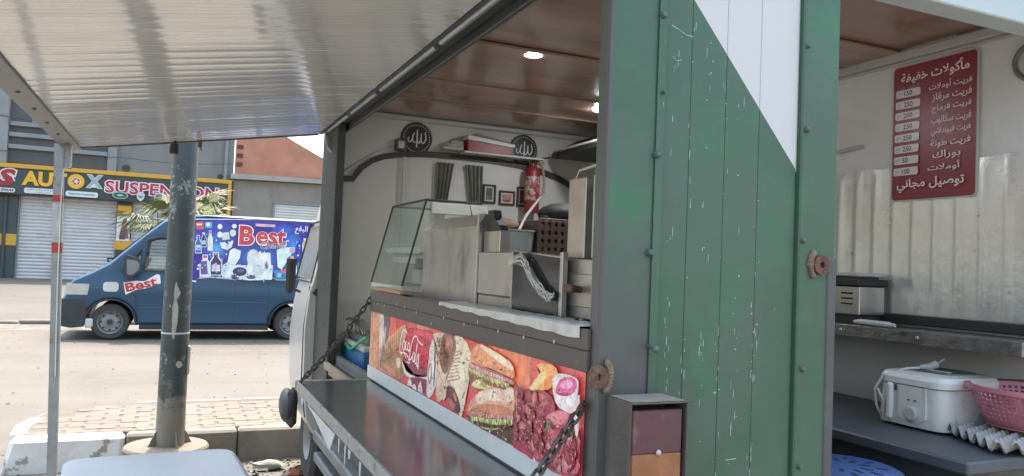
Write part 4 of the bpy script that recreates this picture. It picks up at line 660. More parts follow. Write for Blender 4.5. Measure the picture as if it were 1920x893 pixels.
# ------------------------------------------------------------------ young palm behind the van
m_frond = mat('palm_leaf', (.15, .17, .06), .55, var=.4, vs=1.5, bump=.1, spec=.4)
m_frond2 = mat('dry_palm_leaf', (.26, .225, .11), .6, var=.3, vs=2, bump=.1)
pt = thing('palm_tree', (.1, 20.5, .2), 'small fan palm with pale green fronds rising behind the blue van', 'palm')
MB().tube([(.10, 20.5, .1), (.12, 20.5, 1.2), (.15, 20.5, 2.4)], [.16, .14, .13], 10).build('trunk', mat('palm_trunk', (.12, .09, .06), .95, var=.3, vs=8, bump=.8, bs=20), pt)
rp = random.Random(21)
for i in range(28):
    az = rp.uniform(0, 2*math.pi); el = rp.uniform(-.25, .75); L = rp.uniform(.55, 1.0)
    c = Vector((.15, 20.5, 2.36)); d = Vector((math.cos(az)*math.cos(el), math.sin(az)*math.cos(el), math.sin(el)))
    side = d.cross(Vector((0, 0, 1))).normalized(); up = side.cross(d)
    tip = c+d*L; b = MB(); b.tube([c, c+d*L*.5-Vector((0, 0, .0)), tip], [.018, .012, .006], 5)
    for k in range(26):
        t = (k/25-.5)*2*1.9; ln = (.52+.18*math.cos(t))*rp.uniform(.8, 1.15)
        dd = d*math.cos(t)+side*math.sin(t); p1 = tip+dd*ln*.55+up*.03; p2 = tip+dd*ln-Vector((0, 0, .12*rp.random()+.05)); w = (up.cross(dd)).normalized()*.024
        b.add([tip, p1-w, p1+w+up*.012, p2], [(0, 1, 2), (1, 3, 2)])
    b.build('frond', m_frond2 if rp.random() < .3 else m_frond, pt, smooth=0)
# ------------------------------------------------------------------ blue delivery van across the road
VY, VW = 14.5, 1.95
m_vblue = mat('van_blue_paint', (.018, .062, .118), .38, var=.10, vs=1.2, bump=.0, coat=.15, dirt=((.09, .085, .075), .60, .85, 2.2, (1, 1, .8)))
m_vblk = mat('grey_black_bumper_plastic', (.030, .036, .038), .6, var=.2, vs=5, bump=.15)
m_tyre = mat('dusty_tyre', (.055, .052, .048), .9, var=.25, vs=20, bump=.2)
m_rim = mat('dull_steel_rim', (.26, .26, .25), .5, .3, var=.2, vs=15, dirt=((.12, .1, .08), .55, .7, 25))
m_gls = glass('van_glass', (.86, .90, .90), .12, top=.6)
van = thing('delivery_van', (.9, VY+1, .12), 'blue delivery van covered in cleaning product pictures, parked across the road', 'van')
def arch(cx, r, z0, n=12): return [(cx+r*math.cos(t), .42+r*math.sin(t)) for t in [math.pi*(-.04)+math.pi*1.08*i/n for i in range(n+1)]]
OUT = [(-1.48, .33), (-1.585, .37), (-1.62, .52), (-1.612, .80), (-1.575, .86), (-1.545, 1.03), (-1.46, 1.12), (-1.215, 1.25), (-.96, 1.405), (-.45, 1.905), (-.16, 2.165), (.03, 2.265), (.3, 2.305), (1.2, 2.325), (3.2, 2.335), (3.36, 2.28), (3.42, 1.9), (3.43, 1.0), (3.42, .48), (3.38, .37)]
OUT += [(p[0], max(p[1], .37)) for p in arch(2.04, .375, .37)]+[(p[0], max(p[1], .36)) for p in arch(-.89, .375, .36)]
WIN = [[(-.42, 1.29), (-.375, 1.82), (-.22, 1.87), (.26, 1.88), (.26, 1.29)], [(-.70, 1.30), (-.47, 1.66), (-.49, 1.30)]]
def inset(P, d):
    n = len(P); out = []; area = sum(P[i][0]*P[(i+1) % n][1]-P[(i+1) % n][0]*P[i][1] for i in range(n)); sg_ = 1 if area > 0 else -1
    for i in range(n):
        a, b, c = Vector(P[i-1]), Vector(P[i]), Vector(P[(i+1) % n]); e1 = (b-a).normalized(); e2 = (c-b).normalized()
        nn = Vector((-e1.y-e2.y, e1.x+e2.x))
        nn = nn.normalized() if nn.length > 1e-6 else Vector((0, 0))
        out.append(tuple(b+nn*d*sg_))
    return out
def shell():
    b = MB(); rings = []
    for d, y in ((.075, VY), (.035, VY+.018), (.008, VY+.06), (0, VY+.14), (0, VY+VW-.14), (.008, VY+VW-.06), (.035, VY+VW-.018), (.075, VY+VW)):
        P = inset(OUT, d) if d else OUT; rings.append([(x, y, z) for x, z in P])
    n = len(OUT); V = [p for r_ in rings for p in r_]
    F = [(i*n+k, i*n+(k+1) % n, (i+1)*n+(k+1) % n, (i+1)*n+k) for i in range(len(rings)-1) for k in range(n)]
    b.add(V, F)
    for y, ri in ((VY, 0), (VY+VW, -1)):
        loops = [[Vector((p[0], p[2], 0)) for p in rings[ri]]]+[[Vector((x, z, 0)) for x, z in w] for w in WIN]
        flat = [v for l_ in loops for v in l_]
        b.add([(v.x, y, v.y) for v in flat], [tuple(t) for t in tessellate_polygon(loops)])
    return b
body = shell().build('body', m_vblue, van, smooth=28)
for w in WIN:
    for y in (VY+.012, VY+VW-.012): MB().prism(inset(w, -.012), y-.003, y+.003, 'XZ').build('window', m_gls, van, smooth=0)
    loop = [(x, VY+.002, z) for x, z in w]; MB().tube(loop, .013, 6, closed=True).build('window_seal', m_vblk, van)
MB().prism([(-1.632, .36), (-1.635, .52), (-1.625, .795), (-1.27, .795), (-1.24, .63), (-1.28, .345), (-1.46, .325)], VY-.012, VY+.35, 'XZ').build('bumper', m_vblk, van, smooth=20)
MB().prism([(-1.575, .87), (-1.548, 1.05), (-1.22, 1.05), (-1.24, .87)], VY-.008, VY+.2, 'XZ').build('headlight', mat('cloudy_headlight', (.45, .44, .40), .2, var=.15, vs=9, coat=.6), van, smooth=0)
MB().box(-1.26, -1.14, VY-.018, VY+.03, .33, .48, b=.02).build('fog_lamp', mat('pale_lamp_glass', (.5, .5, .48), .2), van)
MB().prism(rrect(-1.02, -.79, .93, 1.09, .05), VY-.006, VY+.02, 'XZ').build('fuel_flap', mat('white_fuel_flap', (.6, .6, .58), .4), van)
MB().box(-.52, .28, VY-.004, VY+.03, .655, .675, b=.003).build('side_crease', m_vblue, van); MB().box(.4, 1.62, VY-.004, VY+.03, .78, .80, b=.003).build('side_crease', m_vblue, van)
for x in (-.53, .31, 1.05, 1.62): MB().box(x, x+.008, VY-.0015, VY+.01, .42, 1.14 if x > 0 else 1.27).build('panel_gap', m_vblk, van, smooth=0)
MB().box(-.05, .05, VY-.012, VY+.02, 2.02, 2.16, b=.01).build('side_marker', mat('white_marker', (.7, .7, .7), .4), van)
for cx in (2.04, -.89): MB().tube([(cx+.378*math.cos(t), VY-.004, .42+.378*math.sin(t)) for t in [math.pi*1.02*i/16 for i in range(17)]], .016, 6).build('arch_lip', m_vblk, van)
MB().box(-.45, 1.65, VY+.02, VY+VW-.02, .30, .39, b=.01).build('chassis', m_vblk, van)
MB().box(.12, .27, VY-.02, VY-.0005, 1.10, 1.135, b=.008).build('door_handle', m_vblk, van); MB().box(.02, .31, VY-.006, VY+.01, .50, .515, b=.003).build('sill_step', m_vblk, van)
MB().box(.30, 3.3, VY-.008, VY+.02, 2.275, 2.29, b=.004).build('roof_gutter', m_vblue, van)
MB().tube([(-.47, VY-.001, .44), (-.50, VY-.001, .8), (-.72, VY-.001, 1.18), (-.75, VY-.001, 1.26), (-.40, VY-.001, 1.90), (.30, VY-.001, 1.96), (.31, VY-.001, .44)], .004, 4).build('door_gap', m_vblk, van)
# mirror, seats, wheel
mi = MB().prism([(-.70, 1.20), (-.72, 1.50), (-.68, 1.555), (-.50, 1.50), (-.44, 1.42), (-.45, 1.30), (-.60, 1.17)], VY-.26, VY-.06, 'XZ').build('wing_mirror', m_vblk, van, smooth=20)
MB().prism([(-.665, 1.24), (-.68, 1.48), (-.53, 1.465), (-.485, 1.41), (-.49, 1.31), (-.60, 1.22)], VY-.263, VY-.261, 'XZ').build('mirror_glass', mat('mirror_face', (.2, .21, .21), .2), mi, smooth=0)
MB().tube([(-.6, VY-.08, 1.3), (-.62, VY+.01, 1.28)], .03, 8).build('mirror_arm', m_vblk, mi)
m_seat = mat('dark_seat', (.03, .032, .034), .9)
for yy in (VY+.35, VY+1.2):
    MB().box(-.05, .45, yy, yy+.5, .85, 1.05, b=.05).build('seat', m_seat, van); MB().box(.32, .47, yy, yy+.5, 1.05, 1.62, b=.05).build('backrest', m_seat, van); MB().box(.33, .44, yy+.12, yy+.38, 1.63, 1.80, b=.04).build('headrest', m_seat, van)
MB().tube([(-.42+.08*math.cos(t), VY+.6+.19*math.sin(t), 1.33+.17*math.cos(t)) for t in [2*math.pi*i/16 for i in range(16)]], .014, 6, closed=True).build('steering_wheel', m_seat, van)
MB().box(-.85, -.5, VY+.1, VY+VW-.1, 1.1, 1.30, b=.06).build('dashboard', m_seat, van)
MB().box(.6, .62, VY+.08, VY+VW-.08, .5, 2.2).build('bulkhead', m_seat, van, smooth=0)
MB().add([(-.93, VY+.14, 1.44), (-.93, VY+VW-.14, 1.44), (-.17, VY+VW-.2, 2.17), (-.17, VY+.2, 2.17)], [(0, 1, 2, 3)]).xf(Matrix.Translation((-.012, 0, .012))).build('windscreen', mat('windscreen_dark', (.03, .04, .045), .06), van, smooth=0)
MB().tube([(-.98, VY+.3, 1.42), (-1.0, VY+.32, 1.48), (-.9, VY+.35, 1.49)], .02, 6).build('wiper', m_vblk, van)
MB().cyl((-.25, VY+.4, 2.1), (-.27, VY+.4, 2.32), .008, n=6).build('aerial', m_vblk, van)
def wheel(cx, y, parent):
    s = 1 if y < VY+1 else -1
    t = MB().lathe([(.195, s*.0), (.27, s*-.012), (.292, s*.01), (.30, s*.05), (.30, s*.16), (.29, s*.2), (.19, s*.21)], (cx, y, .423), 32, 'Y').build('wheel', m_tyre, parent)
    MB().lathe([(0, s*.03), (.05, s*.03), (.06, s*.045), (.125, s*.05), (.15, s*.03), (.165, s*.055), (.185, s*.012), (.197, s*.0), (.197, s*.1)], (cx, y, .423), 32, 'Y').build('rim', m_rim, t)
    for k in range(8):
        a = k*math.pi/4; MB().cyl((cx+.137*math.cos(a), y+s*.03, .423+.137*math.sin(a)), (cx+.137*math.cos(a), y+s*.048, .423+.137*math.sin(a)), .017, n=8).build('rim_hole', m_seat, t)
    MB().cyl((cx, y+s*.005, .423), (cx, y+s*.03, .423), .045, n=14).build('hub_cap', m_vblk, t)
for cx in (-.89, 2.04):
    for y in (VY+.02, VY+VW-.02): wheel(cx, y, van)
# printed side
pr = Print((0, VY-.002, 0), (1, 0, 0), (0, 0, 1), .0009)
pr.poly(VANPANEL, 'dfe6f4')
PI_ = [(x+(.02 if x < .5 else -.02), z+(.025 if z < 1.5 else -.015)) for x, z in VANPANEL]
pr.poly(PI_, '3a2f94')
def vclip(p): return [(min(max(x, .14), 3.15), min(max(z, 1.13), 2.26)) for x, z in p]
for i, (c, p) in enumerate(VANPRINT):
    if i < 9: pr.poly(vclip(p), {0: '3f3fa4'}.get(i, '3447ac'), col2=c)
    else: pr.poly(vclip(p), c)
for x in (2.5, 2.7, 2.9): pr.ell(x, 1.4, .08, .14, 'c8d8ee'); pr.ell(x, 1.4, .05, .1, '4a7ac8')
rv = random.Random(12)
for _ in range(150):
    x, z = rv.uniform(.35, 2.4), rv.uniform(1.17, 2.0); s_ = rv.uniform(.008, .03); pr.poly([(x+s_*rv.uniform(.4, 1)*math.cos(a), z+s_*rv.uniform(.4, 1)*math.sin(a)) for a in (0, 1.1, 2.2, 3.3, 4.4, 5.4)], rv.choice(['e6ecf4', '9ab8e0', '4a62b8', '35306a', 'c8d8e8', '78c0e4', '8088b0']), layer=(_ % 25 == 0))
def arcw(x, y): return x, y*(1.0+.0*x)+.05*math.sin(min(1, x/.8)*math.pi)*.4+(.04*(x/.8)**2)
pr.text('B', 1.07, 1.81, 'c8323e', width=.25, height=.34, bold=.035, outline='ece6ea', ow=.035)
pr.text('est', 1.36, 1.83, 'c8323e', width=.51, height=.285, bold=.028, outline='ece6ea', ow=.035)
pr.text('Cleaner', 1.45, 1.745, '2c3450', width=.44, height=.12, shear=.3, rot=.12, outline='e4e8f2', ow=.03)
pr.rect(1.33, 2.15, 1.67, 2.20, 'd2aab4'); pr.text(arabic('المنظف المثالي'), 1.36, 2.16, 'f4eef0', width=.28, height=.035)
pr.text(arabic('زيل البقع'), 2.02, 2.055, 'eef2fa', width=.42, height=.15, bold=.01)
pr.text(arabic('كل'), 2.5, 2.075, 'eef2fa', width=.2, height=.14, bold=.01)
vp = pr.build('printed_panel', print_mat('van_print', .3, .14, 9, coat=.3), van)
pr = Print((0, VY-.002, 0), (1, 0, 0), (0, 0, 1), .0009)
rot = .3
pr.poly([(-.72, 1.085), (-.55, 1.12), (-.40, 1.12), (-.22, 1.245), (-.17, 1.23), (-.15, 1.09), (-.36, 1.0), (-.52, .97), (-.68, .885)], 'e8e2e2')
pr.text('Best', -.665, .925, 'c02c36', width=.49, height=.15, bold=.03, rot=.28)
pr.text('Cleaner', -.42, .965, '38425c', width=.25, height=.06, shear=.3, rot=.28)
pr.build('door_sticker', print_mat('van_print', .3, .14, 9), van)
# ------------------------------------------------------------------ the food truck
SX, RY, RX, FY, CZ = .90, 1.54, 2.78, 4.94, 2.575     # side face, rear face, right wall, bulkhead, ceiling
truck = thing('food_truck', (1.85, 3.4, 0), 'green and white food truck with its side hatch raised and counter open', 'food truck')
def gpaint(name, white):
    """green body paint with scuffs down to white; the white upper corner is painted along a diagonal"""
    m = mat(name, (.056, .118, .074), .42, var=.14, vs=2.4, bump=.04, bs=40, dirt=((.105, .132, .112), .44, .78, 1.9), dirt2=((.036, .185, .085), .52, .72, 3.0))  # brighter green blotches: reflections and lens flare put into the paint colour
    n = m.node_tree.nodes; l = m.node_tree.links; b = n['Principled BSDF']; src = b.inputs['Base Color'].links[0].from_socket
    g = n.new('ShaderNodeNewGeometry'); sp = n.new('ShaderNodeSeparateXYZ'); l.new(g.outputs['Position'], sp.inputs[0])
    if white:
        a = n.new('ShaderNodeMath'); a.operation = 'MULTIPLY_ADD'; l.new(sp.outputs[0], a.inputs[0]); a.inputs[1].default_value = 1.152; a.inputs[2].default_value = -1.311-2.2733
        s_ = n.new('ShaderNodeMath'); s_.operation = 'ADD'; l.new(a.outputs[0], s_.inputs[0]); l.new(sp.outputs[2], s_.inputs[1])
        gt = n.new('ShaderNodeMath'); gt.operation = 'GREATER_THAN'; l.new(s_.outputs[0], gt.inputs[0]); gt.inputs[1].default_value = 0
        mx = n.new('ShaderNodeMix'); mx.data_type = 'RGBA'; l.new(gt.outputs[0], mx.inputs[0]); l.new(src, mx.inputs[6]); mx.inputs[7].default_value = (.60, .585, .575, 1); src = mx.outputs[2]
    # scratches: sparse, mostly upright
    last = None
    for k, (sc, st, lo, msc, mlo) in enumerate(((150, (1, 1, .10), .762, 3.0, .57), (90, (1, 1, .8), .772, 2.4, .54))):
        mp = n.new('ShaderNodeMapping'); mp.inputs['Scale'].default_value = st; l.new(g.outputs['Position'], mp.inputs[0])
        t = n.new('ShaderNodeTexNoise'); t.inputs['Scale'].default_value = sc; t.inputs['Detail'].default_value = 3; l.new(mp.outputs[0], t.inputs['Vector'])
        q = n.new('ShaderNodeMapRange'); q.inputs[1].default_value = lo; q.inputs[2].default_value = lo+.012; l.new(t.outputs[0], q.inputs[0])
        t2 = n.new('ShaderNodeTexNoise'); t2.inputs['Scale'].default_value = msc; t2.inputs['Detail'].default_value = 2; l.new(g.outputs['Position'], t2.inputs['Vector'])
        q2 = n.new('ShaderNodeMapRange'); q2.inputs[1].default_value = mlo; q2.inputs[2].default_value = mlo+.04; l.new(t2.outputs[0], q2.inputs[0])
        mu = n.new('ShaderNodeMath'); mu.operation = 'MULTIPLY'; l.new(q.outputs[0], mu.inputs[0]); l.new(q2.outputs[0], mu.inputs[1])
        mx = n.new('ShaderNodeMix'); mx.data_type = 'RGBA'; l.new(mu.outputs[0], mx.inputs[0]); l.new(src, mx.inputs[6]); mx.inputs[7].default_value = (.58, .6, .58, 1); src = mx.outputs[2]
    l.new(src, b.inputs['Base Color'])
    return m
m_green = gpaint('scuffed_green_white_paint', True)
m_green2 = gpaint('green_frame_paint', False)
m_post = gpaint('green_post_paint_fading_to_grey', False)
def fade_to_grey(m):
    '''the post's lower half was left in grey primer: ragged sprayed edge'''
    n = m.node_tree.nodes; l = m.node_tree.links; b = n['Principled BSDF']; src = b.inputs['Base Color'].links[0].from_socket
    g = n.new('ShaderNodeNewGeometry'); sp = n.new('ShaderNodeSeparateXYZ'); l.new(g.outputs['Position'], sp.inputs[0])
    t = n.new('ShaderNodeTexNoise'); t.inputs['Scale'].default_value = 6; t.inputs['Detail'].default_value = 6; l.new(g.outputs['Position'], t.inputs['Vector'])
    a = n.new('ShaderNodeMath'); a.operation = 'MULTIPLY_ADD'; a.inputs[1].default_value = .5; l.new(t.outputs[0], a.inputs[0]); l.new(sp.outputs[2], a.inputs[2])
    q = n.new('ShaderNodeMapRange'); q.inputs[1].default_value = 1.66; q.inputs[2].default_value = 2.02; l.new(a.outputs[0], q.inputs[0])
    q5 = n.new('ShaderNodeMapRange'); q5.inputs[1].default_value = .909; q5.inputs[2].default_value = .912; l.new(sp.outputs[0], q5.inputs[0]); mu = n.new('ShaderNodeMath'); mu.operation = 'MULTIPLY'; l.new(q.outputs[0], mu.inputs[0]); l.new(q5.outputs[0], mu.inputs[1])
    mx = n.new('ShaderNodeMix'); mx.data_type = 'RGBA'; l.new(mu.outputs[0], mx.inputs[0]); mx.inputs[6].default_value = (.098, .096, .095, 1); l.new(src, mx.inputs[7]); l.new(mx.outputs[2], b.inputs['Base Color'])
fade_to_grey(m_post)
m_frame = mat('dark_grey_frame_paint', (.082, .084, .086), .45, var=.2, vs=4, bump=.12, bs=60, dirt=((.13, .125, .12), .55, .78, 6))
m_board = mat('dark_brown_grey_board', (.115, .094, .083), .6, var=.2, vs=5, bump=.2, bs=50, stretch=(1, .2, 1), dirt=((.14, .13, .12), .58, .75, 9))
m_rust = mat('rusty_steel', (.17, .085, .06), .85, .2, var=.4, vs=22, bump=.7, bs=90, dirt=((.26, .22, .19), .52, .7, 16))
m_rustd = mat('rusty_weld', (.23, .16, .12), .9, .1, var=.4, vs=30, bump=1, bs=60)
m_wwall = mat('grimy_white_wall_panel', (.56, .54, .49), .45, var=.1, vs=1.6, bump=.04, bs=30, dirt=((.46, .43, .37), .55, .8, 2.2, (1, 1, .35)))
m_trim = mat('white_plastic_trim', (.52, .50, .47), .4, var=.06, vs=5, bump=.03)
m_blk = mat('black_rubber_trim', (.032, .032, .032), .6, var=.2, vs=8)
m_steel = mat('brushed_stainless_steel', (.47, .445, .425), .30, .8, var=.12, vs=3, bump=.05, bs=200, stretch=(1, 1, .15), dirt=((.17, .135, .105), .52, .75, 4.2, (1, 1, .5)), rvar=.1)
m_steelg = mat('greasy_stainless_steel', (.43, .395, .365), .36, .65, var=.15, vs=4, bump=.06, bs=120, dirt=((.20, .13, .08), .60, .74, 7), dirt2=((.30, .24, .19), .5, .7, 2.5))
m_bolt = mat('painted_bolt', (.11, .14, .13), .45, .3, var=.2, vs=30)

# rear wall: corrugated panel strips between the corner post and the doorway post
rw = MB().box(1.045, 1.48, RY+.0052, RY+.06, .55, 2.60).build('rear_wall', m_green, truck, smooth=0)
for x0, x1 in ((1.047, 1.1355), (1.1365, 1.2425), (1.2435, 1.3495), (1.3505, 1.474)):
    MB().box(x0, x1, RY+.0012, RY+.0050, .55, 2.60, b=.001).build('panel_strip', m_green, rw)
cp = MB().box(SX, 1.052, RY-.008, RY+.0015, .55, 2.60, b=.002).box(SX, SX+.006, RY+.0016, RY+.030, .55, 2.6, b=.002).box(SX+.012, 1.045, RY+.0305, RY+.06, .55, 2.6).build('corner_post', m_post, truck)
# the post's upper rear face is green paint over the grey
MB().box(1.030, 1.0525, RY-.0135, RY-.011, 1.30, 2.60, b=.001).build('lap_strip', m_green2, truck)
dp = MB().box(1.480, 1.606, RY-.012, RY+.05, .55, 2.60, b=.004).build('door_post', m_green2, truck)
MB().box(1.578, 1.609, RY-.016, RY+.06, .55, 1.66, b=.003).build('post_edge', m_frame, truck)
for x, z, r_ in ((1.038, 2.215, .009), (1.033, 1.88, .009), (1.024, 1.648, .009), (1.045, 2.03, .005), (1.494, 1.99, .008), (1.49, 2.21, .007), (1.50, 1.37, .008), (1.497, 1.12, .006), (1.49, 1.70, .007)):
    MB().lathe([(0, -.007), (r_*.6, -.006), (r_, -.001), (r_, .006)], (x, RY-.017, z), 12, 'Y').build('bolt', m_bolt, truck)
MB().cyl((1.02, RY-.055, 1.428), (1.03, RY-.008, 1.43), .005, n=8).ball((1.018, RY-.058, 1.428), .008).build('peg', m_bolt, truck)
# white paint flakes on the green panel
rc = random.Random(3); fk = MB()
for i in range(170):
    x = rc.choice([1.09, 1.136, 1.19, 1.243, 1.29, 1.35])+rc.gauss(0, .006); z = rc.uniform(1.08, 2.3) if rc.random() < .5 else rc.choice([1.12, 1.2, 1.36, 1.45, 2.12, 2.18])+rc.gauss(0, .035)
    if not 1.06 < x < 1.47 or z > 2.27-1.152*(x-1.138)-.02: continue
    w, h = (.0008, rc.uniform(.004, .014)) if rc.random() < .55 else (rc.uniform(.0008, .0025), rc.uniform(.0008, .0025))
    fk.add([(x-w+rc.uniform(-w, w), RY+.0004, z-h), (x+w, RY+.0004, z-h*rc.uniform(.5, 1)), (x+w*rc.uniform(.3, 1.5), RY+.0004, z+h), (x-w, RY+.0004, z+h*rc.uniform(.3, 1))], [(0, 1, 2, 3)])
for pts in ([(1.075, 2.20), (1.10, 2.19), (1.115, 2.183), (1.135, 2.182)], [(1.275, 1.14), (1.275, 1.175)], [(1.275, 1.148), (1.305, 1.150)], [(1.08, 2.125), (1.09, 2.115), (1.105, 2.12)]):
    for a, b in zip(pts, pts[1:]): fk.add([(a[0]-.001, RY+.0002, a[1]-.001), (b[0]+.001, RY+.0002, b[1]-.001), (b[0]+.001, RY+.0002, b[1]+.001), (a[0]-.001, RY+.0002, a[1]+.001)], [(0, 1, 2, 3)])
fk.build('paint_flakes', mat('bare_primer', (.42, .45, .42), .7, var=.4, vs=40), rw, smooth=0, kind='stuff')
# rusty hinge lugs
def lug(x, z, s=1):
    b = MB(); n = 20; V = []
    for y in (RY-.022, RY-.014):
        for r_ in (.0085, .026): V += [(x+r_*math.cos(2*math.pi*k/n), y, z+r_*math.sin(2*math.pi*k/n)) for k in range(n)]
    F = []
    for k in range(n):
        k2 = (k+1) % n; F += [(k, k2, n+k2, n+k), (2*n+k, 3*n+k, 3*n+k2, 2*n+k2), (n+k, n+k2, 3*n+k2, 3*n+k), (k, 2*n+k, 2*n+k2, k2)]
    o = b.add(V, F).build('hinge_lug', m_rust, truck)
    w = MB()
    for k in range(11):
        t = -1.3+2.6*k/10; w.ball((x+s*(.022+.012*math.cos(t)), RY-.015, z+.03*math.sin(t)), (rc.uniform(.006, .011), .008, rc.uniform(.006, .011)), 8, 6)
    w.build('weld_bead', m_rustd, o)
lug(.893, 1.362); lug(1.552, 1.640, -1)
# tail lamp in its steel box
tb_ = MB()
X0, X1, Y0, Y1, Z0, Z1 = .922, 1.074, 1.428, RY-.009, .98, 1.318
tb_.box(X0, X0+.004, Y0, Y1, Z0, Z1, b=.001).box(X1-.004, X1, Y0, Y1, Z0, Z1, b=.001).box(X0+.0045, X1-.0045, Y0, Y1, Z1-.004, Z1-.0005, b=.001).box(X0+.0045, X1-.0045, Y0, Y1, Z0, Z0+.004).box(X0+.0045, X1-.0045, Y1-.02, Y1-.002, Z0+.0045, Z1-.0045)
tl = tb_.build('tail_lamp_box', mat('dusty_dark_steel', (.10, .088, .078), .6, .2, var=.25, vs=8, bump=.2, bs=60, dirt=((.40, .36, .20), .70, .73, 28), dirt2=((.2, .185, .165), .52, .75, 6)), truck)
MB().box(X0+.006, X1-.006, Y0+.004, Y1-.004, Z1, Z1+.002, b=.001).build('dust_layer', mat('box_dust', (.23, .205, .175), .95, var=.2, vs=25, bump=.3), tl)
lens = [('red_lens', (.115, .048, .056), 1.2047, 1.300), ('amber_lens', (.33, .135, .055), 1.108, 1.2045), ('red_lens', (.115, .048, .056), 1.0, 1.1075)]
for nme, c, z0, z1 in lens:
    MB().box(X0+.010, X1-.012, Y0+.006, Y0+.05, z0, z1, b=.0025).build(nme, mat('dusty_'+nme, c, .42, var=.22, vs=11, bump=.12, bs=260, dirt=((.36, .30, .24), .55, .9, 7), spec=.5), tl)
MB().ball(((X0+X1)/2+.002, Y0+.004, 1.207), (.007, .005, .007)).build('lens_screw', mat('zinc_screw', (.5, .45, .42), .4, .5), tl)

# rear doorway: pale lintel, right jamb, floor, wheels, lower body
m_lint = mat('pale_blue_grey_lintel', (.50, .56, .57), .5, var=.06, vs=4, bump=.05)
MB().box(1.61, 2.86, RY-.03, RY+.055, 2.405, 2.63, b=.004).build('door_lintel', m_lint, truck)
MB().box(2.80, 2.90, RY-.02, RY+.06, .55, 2.40, b=.004).build('door_post', m_green2, truck)
MB().box(SX+.02, 2.84, RY+.085, FY, .52, .60).build('floor', mat('dark_floor', (.07, .075, .08), .7, var=.3, vs=5), truck, smooth=0)
MB().box(SX-.02, 2.90, RY, 5.16, 2.60, 2.68, b=.01).build('roof', m_trim, truck)
MB().box(RX, RX+.04, RY+.062, FY+.04, .60, 2.595).build('right_wall', mat('cool_white_wall_panel', (.74, .74, .73), .4, var=.06, vs=1.6, bump=.03, bs=30, dirt=((.52, .51, .48), .57, .8, 2.2, (1, 1, .35))), truck, smooth=0)
MB().box(RX+.045, RX+.06, RY+.065, FY+.2, .5, 2.6).build('outer_skin', m_green2, truck, smooth=0)
# lower side body under the fold-down shelf
m_lower = mat('dusty_grey_lower_body', (.15, .155, .155), .6, var=.2, vs=3, bump=.15, bs=40, dirt=((.09, .09, .085), .55, .75, 4))
MB().box(.935, .96, RY+.082, 4.7, .42, 1.03).build('lower_side', m_lower, truck, smooth=0)
MB().box(.865, .93, RY+.1, 4.95, .47, .54, b=.01).build('side_rail', mat('grey_side_rail', (.2, .215, .215), .5, .3, var=.2, vs=6), truck)
MB().box(.875, .93, RY+.1, 4.95, .34, .40, b=.01).build('side_rail', mat('grey_side_rail', (.2, .215, .215), .5), truck)
MB().box(1.06, 2.8, RY-.06, RY-.015, .50, .64, b=.01).build('rear_bumper', m_frame, truck)
MB().box(1.3, 2.5, 1.7, 5.6, .40, .51).build('chassis', m_frame, truck, smooth=0)
for cx in (.99, 2.60):
    for cy in (2.3, 5.72):
        w = MB().lathe([(.15, -.09), (.27, -.10), (.31, -.07), (.315, 0), (.31, .07), (.27, .10), (.15, .09)], (cx+.06, cy, .315), 28, 'X').build('wheel', m_tyre, truck)
        MB().lathe([(0, -.06), (.05, -.06), (.10, -.05), (.155, -.095), (.155, .09), (0, .09)], (cx+.06, cy, .315), 24, 'X').build('rim', m_rim, w)
# counter front: boards, printed panel, white skirting
c0, c1 = RY+.0305, 3.715
cf = MB().box(SX+.002, SX+.03, c0, c1, 1.03, 1.455).build('counter_front', m_board, truck, smooth=0)
for z0, z1, d in ((1.4145, 1.464, .011), (1.364, 1.4138, .0105)):
    MB().box(SX-d, SX+.0015, c0+.001, c1, z0, z1, b=.002).build('plank', m_board, cf)
for i in range(12):
    y = 1.75+i*.165+rc.uniform(-.03, .03); MB().ball((SX-.0125, y, 1.385+rc.uniform(-.012, .04)), (.002, .0045, .006), 6, 4).build('nail_scar', m_trim, cf, smooth=0)
MB().box(SX-.006, SX+.0015, c0+.001, c1+.004, 1.046, 1.104, b=.002).build('white_skirting', mat('scuffed_white_skirting', (.74, .75, .74), .45, var=.08, vs=6, dirt=((.25, .25, .24), .68, .70, 30)), cf)
pr = Print((SX-.0005, 3.715, 0), (0, -1, 0), (0, 0, 1), .00008)
for i in range(14): pr.poly([(.004+i*.1516, 1.106), (.004+(i+1)*.1516, 1.106), (.004+(i+1)*.1516, 1.362), (.004+i*.1516, 1.362)], ['dc8c6c', 'd85a50', 'd8645a', 'cc4448', 'd25a54', 'dc806c', 'd8584e', 'd24048', 'd03c4c', 'd84e56', 'e0785e', 'e4805e', 'd8625c', 'd86464'][i], layer=(i == 0))
BACK = ('d03a4c', 'dd5a62', 'e27a70')
